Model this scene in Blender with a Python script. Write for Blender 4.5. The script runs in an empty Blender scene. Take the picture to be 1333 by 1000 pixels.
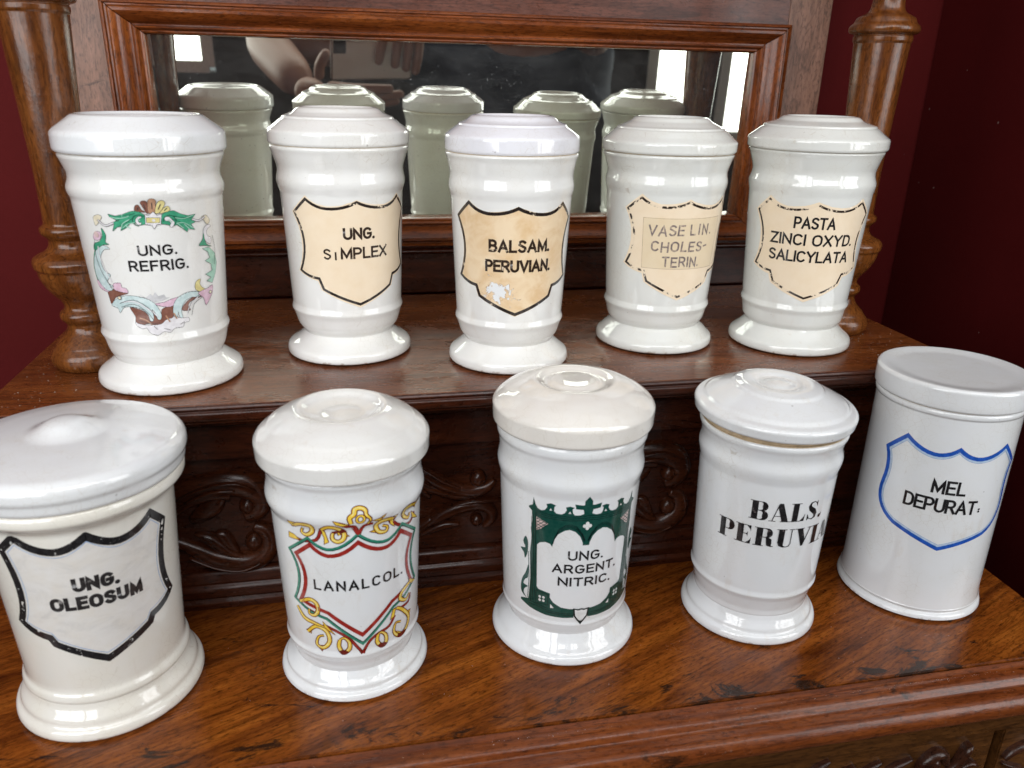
import bpy, bmesh, math, random
from mathutils import Vector, Matrix
from mathutils.geometry import delaunay_2d_cdt
PI = math.pi
random.seed(7)
scene = bpy.context.scene
C = scene.collection

# ---------------------------------------------------------------- camera
F_PX = 1030.2                       # focal length in pixels of a 1333 wide frame
PITCH, YAW, ROLL = 0.3643, 0.20689, 0.02218
CAM = Vector((0, 0, 0.36))
fw = Vector((math.sin(YAW)*math.cos(PITCH), math.cos(YAW)*math.cos(PITCH), -math.sin(PITCH)))
rt0 = Vector((math.cos(YAW), -math.sin(YAW), 0)); up0 = rt0.cross(fw)
rt = rt0*math.cos(ROLL) + up0*math.sin(ROLL); up = -rt0*math.sin(ROLL) + up0*math.cos(ROLL)
cam_d = bpy.data.cameras.new('camera'); cam = bpy.data.objects.new('camera', cam_d); C.objects.link(cam)
cam_m = Matrix((rt, up, -fw)).transposed().to_4x4(); cam_m.translation = CAM
cam.matrix_world = cam_m
cam_d.sensor_width = 36; cam_d.lens = 36*F_PX/1333; cam_d.clip_start = 0.002; cam_d.clip_end = 50
scene.camera = cam
cam_d.dof.use_dof = True; cam_d.dof.focus_distance = .60; cam_d.dof.aperture_fstop = 9.5

# ---------------------------------------------------------------- world and exposure
w = bpy.data.worlds.new('World'); scene.world = w; w.use_nodes = True
w.node_tree.nodes['Background'].inputs[0].default_value = (.8, .9, 1, 1)
w.node_tree.nodes['Background'].inputs[1].default_value = 0.3
scene.view_settings.view_transform = 'Standard'; scene.view_settings.look = 'None'
scene.view_settings.exposure = -0.14; scene.view_settings.gamma = 1
cy = scene.cycles
cy.use_denoising = True; cy.max_bounces = 8; cy.diffuse_bounces = 4; cy.glossy_bounces = 5
cy.sample_clamp_indirect = 6; cy.caustics_reflective = True; cy.blur_glossy = .3; cy.caustics_refractive = False
WIN_L, WIN_R, WIN_C = 6.3, 5.6, 6.2             # daylight coming through the window panes

HS = 0.166                          # height of the upper shelf above the lower one

# ---------------------------------------------------------------- materials
def new_mat(name):
    m = bpy.data.materials.new(name); m.use_nodes = True
    nt = m.node_tree; return m, nt, nt.nodes['Principled BSDF']
def N(nt, t, **k):
    n = nt.nodes.new(t)
    for a, b in k.items():
        if a.startswith('i_'): n.inputs[int(a[2:])].default_value = b
        elif a.startswith('s_'): n.inputs[a[2:].replace('_', ' ')].default_value = b
        else: setattr(n, a, b)
    return n
def L(nt, a, b): nt.links.new(a, b)
def ramp(nt, stops, interp='LINEAR'):
    n = nt.nodes.new('ShaderNodeValToRGB'); cr = n.color_ramp; cr.interpolation = interp
    while len(cr.elements) > 1: cr.elements.remove(cr.elements[-1])
    cr.elements[0].position = stops[0][0]; cr.elements[0].color = (*stops[0][1], 1)
    for p, c in stops[1:]:
        e = cr.elements.new(p); e.color = (*c, 1)
    return n
def mix(nt, fac, a, b, typ='MIX'):
    n = nt.nodes.new('ShaderNodeMix'); n.data_type = 'RGBA'; n.blend_type = typ
    for s, v in ((n.inputs[0], fac), (n.inputs[6], a), (n.inputs[7], b)):
        if hasattr(v, 'links'): L(nt, v, s)
        elif isinstance(v, (int, float)): s.default_value = v
        else: s.default_value = (*v, 1)
    return n.outputs[2]
def noise(nt, vec, scale, detail=3, rough=.5, dist=0):
    n = N(nt, 'ShaderNodeTexNoise', s_Scale=scale, s_Detail=detail, s_Roughness=rough, s_Distortion=dist)
    L(nt, vec, n.inputs['Vector']); return n.outputs['Fac']
def thresh(nt, v, lo, hi, to0=0., to1=1.):
    n = N(nt, 'ShaderNodeMapRange', clamp=True); L(nt, v, n.inputs[0])
    n.inputs[1].default_value = lo; n.inputs[2].default_value = hi
    n.inputs[3].default_value = to0; n.inputs[4].default_value = to1; return n.outputs[0]
def mapping(nt, vec, loc=(0,0,0), rot=(0,0,0), sc=(1,1,1)):
    n = nt.nodes.new('ShaderNodeMapping'); L(nt, vec, n.inputs[0])
    n.inputs['Location'].default_value = loc; n.inputs['Rotation'].default_value = rot; n.inputs['Scale'].default_value = sc
    return n.outputs[0]

def wood(name, dark, mid, light, axis='X', rot=0, figure=.5, rough=.28, coat=.35, dust=.0, streak=1.0, wear=0., edge=None):
    m, nt, p = new_mat(name)
    tc = nt.nodes.new('ShaderNodeTexCoord').outputs['Object']
    sc = {'X': (1, 7, 7), 'Y': (7, 1, 7), 'Z': (7, 7, 1)}[axis]
    v0 = mapping(nt, tc, rot=(0, 0, rot)) if rot else tc
    v = mapping(nt, v0, sc=sc)
    big = noise(nt, v, 3.5*streak, 5, .6, 1.2)                        # broad figure
    mid_n = noise(nt, v, 16*streak, 5, .65, .6)
    fine = noise(nt, mapping(nt, v, sc=(1, 1, 1)), 90, 4, .7, .2)
    w_ = N(nt, 'ShaderNodeMath', operation='MULTIPLY_ADD', i_1=.45); L(nt, mid_n, w_.inputs[0]); 
    w2 = N(nt, 'ShaderNodeMath', operation='MULTIPLY', i_1=.55); L(nt, big, w2.inputs[0]); L(nt, w2.outputs[0], w_.inputs[2])
    r = ramp(nt, [(.34, dark), (.5, mid), (.66, light)]); L(nt, w_.outputs[0], r.inputs[0])
    col = r.outputs[0]
    # dark running figure
    fig = noise(nt, mapping(nt, v, sc=(.8, 1.5, 1.5)), 4.6*streak, 3, .55, 2.2)
    ff = thresh(nt, fig, .52, .66, 0, figure)
    col = mix(nt, ff, col, tuple(c*.30 for c in dark))
    # pores: short fine dark dashes
    pores = noise(nt, mapping(nt, v0, sc={'X': (170, 560, 560), 'Y': (560, 170, 560), 'Z': (560, 560, 170)}[axis]), 1, 3, .7)
    pf = thresh(nt, pores, .50, .70, 0, .75)
    ln = noise(nt, mapping(nt, v, sc=(.55, 1.3, 1.3)), 7.5*streak, 4, .55, 1.8)
    la = N(nt, 'ShaderNodeMath', operation='SUBTRACT', i_1=.5); L(nt, ln, la.inputs[0]); lb = N(nt, 'ShaderNodeMath', operation='ABSOLUTE'); L(nt, la.outputs[0], lb.inputs[0])
    col = mix(nt, thresh(nt, lb.outputs[0], .0, .022, .55, 0), col, tuple(c*.45 for c in dark))
    col = mix(nt, pf, col, tuple(c*.4 for c in dark))
    fm = thresh(nt, fine, .3, .7, .82, 1.15)
    cc = N(nt, 'ShaderNodeCombineColor'); [L(nt, fm, cc.inputs[i]) for i in range(3)]
    col = mix(nt, 1., col, cc.outputs[0], 'MULTIPLY')
    if wear:
        wn = noise(nt, mapping(nt, tc, sc=(1, 2.2, 1.5)), 21, 6, .7, .8)
        if edge:                                                      # rubbed and stained strip along the front edge
            sy = nt.nodes.new('ShaderNodeSeparateXYZ'); L(nt, tc, sy.inputs[0])
            ad = N(nt, 'ShaderNodeMath', operation='ADD'); L(nt, wn, ad.inputs[0]); L(nt, thresh(nt, sy.outputs[1], edge[0], edge[1], .105, 0), ad.inputs[1]); wn = ad.outputs[0]
        col = mix(nt, thresh(nt, wn, .615, .67, 0, wear), col, (.018, .009, .005))
        wn2 = noise(nt, mapping(nt, tc, loc=(3, 1, 0)), 210, 3, .6)
        col = mix(nt, thresh(nt, wn2, .72, .76, 0, .7), col, (.012, .006, .004))
    if dust:
        dn = noise(nt, tc, 320, 3, .75); patch = noise(nt, tc, 7, 3, .6)
        dd = N(nt, 'ShaderNodeMath', operation='MULTIPLY'); L(nt, thresh(nt, dn, .62, .72), dd.inputs[0]); L(nt, thresh(nt, patch, .42, .66, .1, 1), dd.inputs[1])
        d3 = N(nt, 'ShaderNodeMath', operation='MULTIPLY', i_1=dust); L(nt, dd.outputs[0], d3.inputs[0])
        col = mix(nt, d3.outputs[0], col, (.35, .27, .22))
    L(nt, col, p.inputs['Base Color'])
    sm = noise(nt, mapping(nt, tc, sc=(1, 1.6, 1)), 14, 5, .65, .4)
    L(nt, thresh(nt, sm, .35, .68, rough-.06, rough+.14), p.inputs['Roughness'])
    p.inputs['Coat Weight'].default_value = coat*.7; p.inputs['Coat Roughness'].default_value = rough*.75; p.inputs['Specular IOR Level'].default_value = .30
    b = N(nt, 'ShaderNodeBump', s_Strength=.25, s_Distance=.0004); L(nt, pores, b.inputs['Height'])
    b2 = N(nt, 'ShaderNodeBump', s_Strength=.35, s_Distance=.0012); L(nt, sm, b2.inputs['Height']); L(nt, b.outputs[0], b2.inputs['Normal'])
    L(nt, b2.outputs[0], p.inputs['Normal']); L(nt, b2.outputs[0], p.inputs['Coat Normal'])
    return m
W_LOW = wood('polished_mahogany_top', (.070, .015, .003), (.215, .056, .008), (.34, .100, .014), 'X', rot=-.38, figure=.42, rough=.17, coat=.2, wear=.9, streak=1.3, edge=(.360, .395))
W_UP = wood('brown_mahogany_top', (.080, .019, .005), (.160, .044, .011), (.21, .063, .015), 'X', rot=.05, figure=.3, rough=.23, dust=.5, coat=.15)
W_EDGE = wood('mahogany_edge_moulding', (.09, .020, .006), (.18, .045, .011), (.25, .070, .016), 'X', figure=.35, rough=.22, wear=.8, dust=.3)
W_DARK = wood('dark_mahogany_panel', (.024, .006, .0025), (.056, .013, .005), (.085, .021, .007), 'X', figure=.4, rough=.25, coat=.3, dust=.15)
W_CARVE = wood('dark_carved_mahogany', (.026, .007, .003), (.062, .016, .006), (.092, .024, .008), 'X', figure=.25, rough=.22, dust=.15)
W_LOWP = wood('drawer_front_mahogany', (.045, .016, .005), (.10, .038, .010), (.15, .058, .016), 'X', figure=.3, rough=.30, coat=.3, wear=.5)
W_LOWC = wood('drawer_carving_mahogany', (.018, .007, .005), (.05, .017, .009), (.075, .026, .012), 'X', figure=.2, rough=.25)
W_FRAMEH = wood('frame_mahogany_horizontal', (.075, .016, .004), (.185, .045, .009), (.27, .075, .015), 'X', figure=.35, rough=.22)
W_FRAMEV = wood('frame_mahogany_vertical', (.075, .016, .004), (.185, .045, .009), (.27, .075, .015), 'Z', figure=.35, rough=.22)
W_BACKV = wood('back_panel_mahogany', (.125, .058, .036), (.20, .098, .062), (.26, .13, .085), 'Z', figure=.15, rough=.34, coat=.3, wear=.6)
W_BACKH = wood('back_rail_mahogany', (.060, .020, .012), (.12, .042, .026), (.17, .062, .04), 'X', figure=.25, rough=.30, coat=.4, wear=.6)
W_COL = wood('turned_walnut', (.070, .019, .005), (.155, .049, .010), (.24, .082, .018), 'Z', figure=.3, rough=.22, coat=.6, dust=.4)

def porcelain(name, col, rough=.06, warm=0., crackle=0.):
    m, nt, p = new_mat(name)
    tc = nt.nodes.new('ShaderNodeTexCoord').outputs['Object']
    n1 = noise(nt, tc, 22, 4, .6); n2 = noise(nt, tc, 160, 3, .6); n3 = noise(nt, mapping(nt, tc, loc=(5, 2, 1)), 300, 1, .5)
    c = mix(nt, thresh(nt, n1, .42, .72, 0, .55+warm), col, (col[0]*.95, col[1]*.925, col[2]*.865))
    c = mix(nt, thresh(nt, n3, .80, .83, 0, .5), c, (.18, .16, .14))
    if crackle:
        c = mix(nt, thresh(nt, n2, .66, .78, 0, crackle), c, (.52, .44, .34))
    # soil collected in creases, shaped by the jar's own curvature
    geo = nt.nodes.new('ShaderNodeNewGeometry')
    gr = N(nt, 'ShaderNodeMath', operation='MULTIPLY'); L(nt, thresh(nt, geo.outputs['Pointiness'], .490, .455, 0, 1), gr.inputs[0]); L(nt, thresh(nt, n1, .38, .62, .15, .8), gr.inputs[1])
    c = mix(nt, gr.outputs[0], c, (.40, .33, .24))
    st = noise(nt, mapping(nt, tc, loc=(1, 7, 3), sc=(1, 1, .35)), 48, 5, .7)
    c = mix(nt, thresh(nt, st, .60, .75, 0, .38), c, (.60, .52, .42))
    sz = nt.nodes.new('ShaderNodeSeparateXYZ'); L(nt, tc, sz.inputs[0])         # chips and wear round the standing edge
    ch = N(nt, 'ShaderNodeMath', operation='MULTIPLY'); L(nt, thresh(nt, sz.outputs[2], .0012, .0034, 1, 0), ch.inputs[0]); L(nt, thresh(nt, noise(nt, tc, 190, 4, .7), .54, .60), ch.inputs[1])
    c = mix(nt, ch.outputs[0], c, (.30, .20, .14))
    vo = N(nt, 'ShaderNodeTexVoronoi', feature='DISTANCE_TO_EDGE', s_Scale=210); L(nt, tc, vo.inputs['Vector'])
    cz_ = N(nt, 'ShaderNodeMath', operation='MULTIPLY'); L(nt, thresh(nt, vo.outputs['Distance'], .018, .0, 0, .55), cz_.inputs[0]); L(nt, thresh(nt, n1, .46, .62, 0, 1), cz_.inputs[1])
    c = mix(nt, cz_.outputs[0], c, (.45, .38, .30))
    L(nt, c, p.inputs['Base Color'])
    L(nt, thresh(nt, n1, .4, .75, rough, rough+.07), p.inputs['Roughness'])
    p.inputs['Coat Weight'].default_value = .5; p.inputs['Coat Roughness'].default_value = .03
    p.inputs['Specular IOR Level'].default_value = .55
    if 'Subsurface Weight' in p.inputs: pass
    b = N(nt, 'ShaderNodeBump', s_Strength=.20, s_Distance=.0010); L(nt, noise(nt, tc, 34, 3, .5), b.inputs['Height'])
    L(nt, b.outputs[0], p.inputs['Normal']); L(nt, b.outputs[0], p.inputs['Coat Normal'])
    return m
PO_COOL = porcelain('glazed_porcelain_cool', (.765, .785, .80))
PO_WHITE = porcelain('glazed_porcelain_white', (.755, .755, .735))
PO_CREAM = porcelain('glazed_porcelain_cream', (.76, .73, .66), warm=.3, crackle=.35)
PO_GREY = porcelain('glazed_porcelain_grey', (.69, .70, .67), crackle=.3)
PO_LID = porcelain('glazed_porcelain_bluish_lid', (.76, .765, .81))
PO_LIDC = porcelain('glazed_porcelain_ivory_lid', (.775, .75, .705), warm=.1)
PO_OIL = porcelain('glazed_porcelain_ivory', (.78, .76, .70), warm=.2)

def printed(name, col, rough=.12, worn=None, wear_scale=45, lo=.56, hi=.62, vary=.35):
    """flat fired or painted colour; worn = colour showing through where the print has flaked"""
    m, nt, p = new_mat(name)
    tc = nt.nodes.new('ShaderNodeTexCoord').outputs['Object']
    v = noise(nt, tc, 260, 3, .6)
    c = mix(nt, thresh(nt, v, .35, .68, 0, vary), col, tuple(min(.8, x*1.5+.03) for x in col))
    c = mix(nt, thresh(nt, v, .62, .40, 0, vary), c, tuple(x*.68 for x in col)) if max(col) > .1 else c
    if worn:
        f = noise(nt, tc, wear_scale*4, 5, .7)
        c = mix(nt, thresh(nt, f, lo, hi), c, worn)
    L(nt, c, p.inputs['Base Color'])
    p.inputs['Roughness'].default_value = rough; p.inputs['Coat Weight'].default_value = .3
    return m
CREAM = (.80, .67, .50)
def label_mat(name, col, stain=0, smudge=0):
    m, nt, p = new_mat(name)
    uv = nt.nodes.new('ShaderNodeUVMap').outputs[0]
    n = noise(nt, mapping(nt, uv), .8, 5, .6)
    c = mix(nt, thresh(nt, n, .4, .75, 0, .35), col, (col[0]*.9, col[1]*.82, col[2]*.68))
    fl = noise(nt, uv, 7, 4, .6); c = mix(nt, thresh(nt, fl, .70, .76, 0, .35), c, (.30, .2, .1))
    if stain:
        s = noise(nt, mapping(nt, uv, loc=(.7, .2, 0)), .55, 6, .62, .6)
        c = mix(nt, thresh(nt, s, .42, .66, 0, stain), c, (.60, .36, .14))
        # flaked patches low on the left side
        sx = nt.nodes.new('ShaderNodeSeparateXYZ'); L(nt, uv, sx.inputs[0])
        d = N(nt, 'ShaderNodeVectorMath', operation='DISTANCE'); L(nt, mapping(nt, uv, sc=(1, 1.25, 1)), d.inputs[0]); d.inputs[1].default_value = (-1.35, 7.4, 0)
        near = d.outputs['Value']
        fz = noise(nt, mapping(nt, uv, loc=(4, 1, 0)), 1.5, 6, .66, .8)
        a = N(nt, 'ShaderNodeMath', operation='SUBTRACT'); L(nt, fz, a.inputs[0])
        t = thresh(nt, near, .3, 2.4, .055, .40); 
        t2 = N(nt, 'ShaderNodeMath', operation='ADD', i_1=-.12); L(nt, t, t2.inputs[0]); L(nt, t2.outputs[0], a.inputs[1])
        c = mix(nt, thresh(nt, a.outputs[0], .46, .48), c, (.36, .19, .07))
        c = mix(nt, thresh(nt, a.outputs[0], .485, .495), c, (.74, .76, .77))
    if smudge:
        q = noise(nt, mapping(nt, uv, rot=(0, 0, .6), sc=(.6, 1.2, 1)), .9, 6, .68, .8)
        c = mix(nt, thresh(nt, q, .50, .66, 0, smudge), c, (.42, .405, .39))
        c = mix(nt, thresh(nt, q, .46, .34, 0, smudge), c, (.80, .79, .77))
    L(nt, c, p.inputs['Base Color']); p.inputs['Roughness'].default_value = .3; p.inputs['Coat Weight'].default_value = .25
    p.inputs['Coat Roughness'].default_value = .15
    return m
LB_A = label_mat('cream_label', CREAM)
LB_ST = label_mat('stained_label', (.79, .63, .43), stain=.55)
LB_PATCH = label_mat('yellowed_paper_patch', (.72, .60, .42))
LB_PALE = label_mat('greyish_label_field', (.72, .70, .67), smudge=.32)
BLACK = printed('black_print', (.012, .011, .012))
BLACKW = printed('black_print_flaked', (.02, .014, .012), worn=CREAM, wear_scale=28, lo=.60, hi=.64)
BLACKW2 = printed('black_print_heavily_flaked', (.025, .016, .012), worn=CREAM, wear_scale=30, lo=.50, hi=.54)
BLACKP = printed('black_print_chipped', (.014, .013, .014), worn=(.7, .69, .66), wear_scale=60, lo=.63, hi=.66)
GREYT = printed('faded_black_lettering', (.025, .022, .022), worn=(.40, .38, .36), wear_scale=60, lo=.62, hi=.74)
BROWNT = printed('brownish_black_lettering', (.03, .018, .012), worn=CREAM, wear_scale=60, lo=.60, hi=.66)
PENCIL = printed('grey_pencil_lettering', (.16, .125, .12), worn=(.5, .4, .3), wear_scale=90, lo=.48, hi=.66, rough=.5)
FAINT = printed('faint_patch_edge', (.50, .38, .25))
BLUE = printed('cobalt_blue_line', (.015, .085, .42)); PBLUE = printed('pale_blue_line', (.30, .42, .66))
BLACKP2 = printed('black_serif_print', (.012, .011, .012), worn=(.12, .1, .1), wear_scale=70, lo=.6, hi=.66)
PALEB = printed('light_blue_line', (.42, .58, .78))
RED = printed('brick_red_line', (.30, .022, .016)); GREEN = printed('sea_green_line', (.03, .21, .14))
DRED = printed('dark_red_outline', (.13, .012, .006)); GOLD = printed('yellow_gold_print', (.86, .55, .06))
PYEL = printed('pale_yellow_highlight', (.86, .74, .30))
DGREEN = printed('bottle_green_print', (.006, .055, .042)); DLINE = printed('blackish_green_line', (.003, .012, .012))
PALEW = printed('white_print', (.74, .75, .74)); ROSE = printed('old_rose_print', (.62, .44, .42))
OC = {'green': printed('ornament_green', (.05, .30, .17)), 'blue': printed('ornament_pale_blue', (.52, .66, .66)),
      'brown': printed('ornament_brown', (.20, .085, .06)), 'tan': printed('ornament_tan', (.42, .24, .15)),
      'yellow': printed('ornament_yellow', (.70, .60, .26)), 'pink': printed('ornament_pink', (.68, .45, .55)),
      'cream': printed('ornament_cream', (.74, .66, .48)), 'white': printed('ornament_white', (.74, .72, .74)),
      'grey': printed('ornament_grey', (.50, .50, .51)), 'lgreen': printed('ornament_light_green', (.33, .58, .45))}
BISQUE = printed('unglazed_beige_rim', (.50, .38, .24), rough=.6)

# ---------------------------------------------------------------- object helpers
def link(name, me, m=None, parent=None, smooth=True):
    o = bpy.data.objects.new(name, me); C.objects.link(o)
    if m: me.materials.append(m)
    if parent: o.parent = parent
    if smooth:
        for p in me.polygons: p.use_smooth = True
    return o
def mesh(name, vs, fs, m=None, parent=None, smooth=True, uvs=None):
    me = bpy.data.meshes.new(name); me.from_pydata(vs, [], fs); 
    if uvs:
        ul = me.uv_layers.new(name='UVMap')
        for lp in me.loops: ul.data[lp.index].uv = uvs[lp.vertex_index]
    me.update(); return link(name, me, m, parent, smooth)
def thing(name, label, cat, loc=(0,0,0), rotz=0, group=None):
    o = bpy.data.objects.new(name, None); C.objects.link(o); o.location = loc; o.rotation_euler = (0, 0, rotz)
    o['label'] = label; o['category'] = cat
    if group: o['group'] = group
    return o
def tag(o, label, cat, group=None):
    o['label'] = label; o['category'] = cat
    if group: o['group'] = group
    return o

def fillet(pts):
    """pts: (r, z[, radius]) -> rounded polyline with support points"""
    out = []
    n = len(pts)
    for i, p in enumerate(pts):
        f = p[2] if len(p) > 2 else 0
        P = Vector(p[:2])
        if f and 0 < i < n-1:
            A = Vector(pts[i-1][:2]); B = Vector(pts[i+1][:2]); a = (A-P); b = (B-P)
            la, lb = a.length, b.length; a.normalize(); b.normalize()
            d = min(f, la*.48, lb*.48)
            p0, p1 = P+a*d, P+b*d
            if la > 2.6*d: out.append(P+a*(d+min(.0005, la*.1)))
            for k in range(7):
                t = k/6; out.append(p0*(1-t)**2 + P*2*t*(1-t) + p1*t*t)
            if lb > 2.6*d: out.append(P+b*(d+min(.0005, lb*.1)))
        else: out.append(P)
    return out
def lathe(name, pts, m, parent, segs=96, wob=0, z0=0):
    pl = fillet(pts); vs = []; fs = []
    ph = random.random()*6
    for (r, z) in pl:
        for s in range(segs):
            a = 2*PI*s/segs; k = 1+wob*math.sin(2*a+ph)
            vs.append((r*k*math.cos(a), r*k*math.sin(a), z))
    for i in range(len(pl)-1):
        for s in range(segs):
            a, b = i*segs+s, i*segs+(s+1) % segs
            fs.append((a, b, b+segs, a+segs))
    o = mesh(name, vs, fs, m, parent)
    bm = bmesh.new(); bm.from_mesh(o.data); bmesh.ops.remove_doubles(bm, verts=bm.verts, dist=1e-6)
    bmesh.ops.recalc_face_normals(bm, faces=bm.faces); bm.to_mesh(o.data); bm.free()
    for p in o.data.polygons: p.use_smooth = True
    return o
def sharp(o, deg=35):
    o.data.set_sharp_from_angle(angle=math.radians(deg)); return o
def box(name, x0, x1, y0, y1, z0, z1, m, parent=None, bev=0, seg=2):
    bm = bmesh.new(); bmesh.ops.create_cube(bm, size=1)
    for v in bm.verts:
        v.co = Vector((x0+(v.co.x+.5)*(x1-x0), y0+(v.co.y+.5)*(y1-y0), z0+(v.co.z+.5)*(z1-z0)))
    if bev: bmesh.ops.bevel(bm, geom=bm.edges[:], offset=bev, segments=seg, affect='EDGES')
    me = bpy.data.meshes.new(name); bm.to_mesh(me); bm.free()
    o = link(name, me, m, parent, smooth=bool(bev))
    if bev: sharp(o, 50)
    return o
def extrude_x(name, prof, x0, x1, m, parent, n=1, ret0=0, ret1=0):
    """prof: list of (y, z[, fillet]) closed outline; extruded along x. ret: mitred return per unit of y"""
    pl = fillet([prof[-1]]+list(prof)+[prof[0]])[1:-1]
    k = len(pl); yb = max(p[0] for p in pl)
    vs = []; fs = []
    for i in range(n+1):
        for (y, z) in pl:
            a = x0 - ret0*(yb-y); b = x1 + ret1*(yb-y)
            vs.append((a+(b-a)*i/n, y, z))
    for i in range(n):
        for j in range(k):
            a, b = i*k+j, i*k+(j+1) % k
            fs.append((a, b, b+k, a+k))
    fs.append(tuple(range(k))[::-1]); fs.append(tuple(n*k+j for j in range(k)))
    o = mesh(name, vs, fs, m, parent)
    bm = bmesh.new(); bm.from_mesh(o.data); bmesh.ops.recalc_face_normals(bm, faces=bm.faces); bm.to_mesh(o.data); bm.free()
    for p in o.data.polygons: p.use_smooth = True
    return sharp(o, 40)

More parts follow.
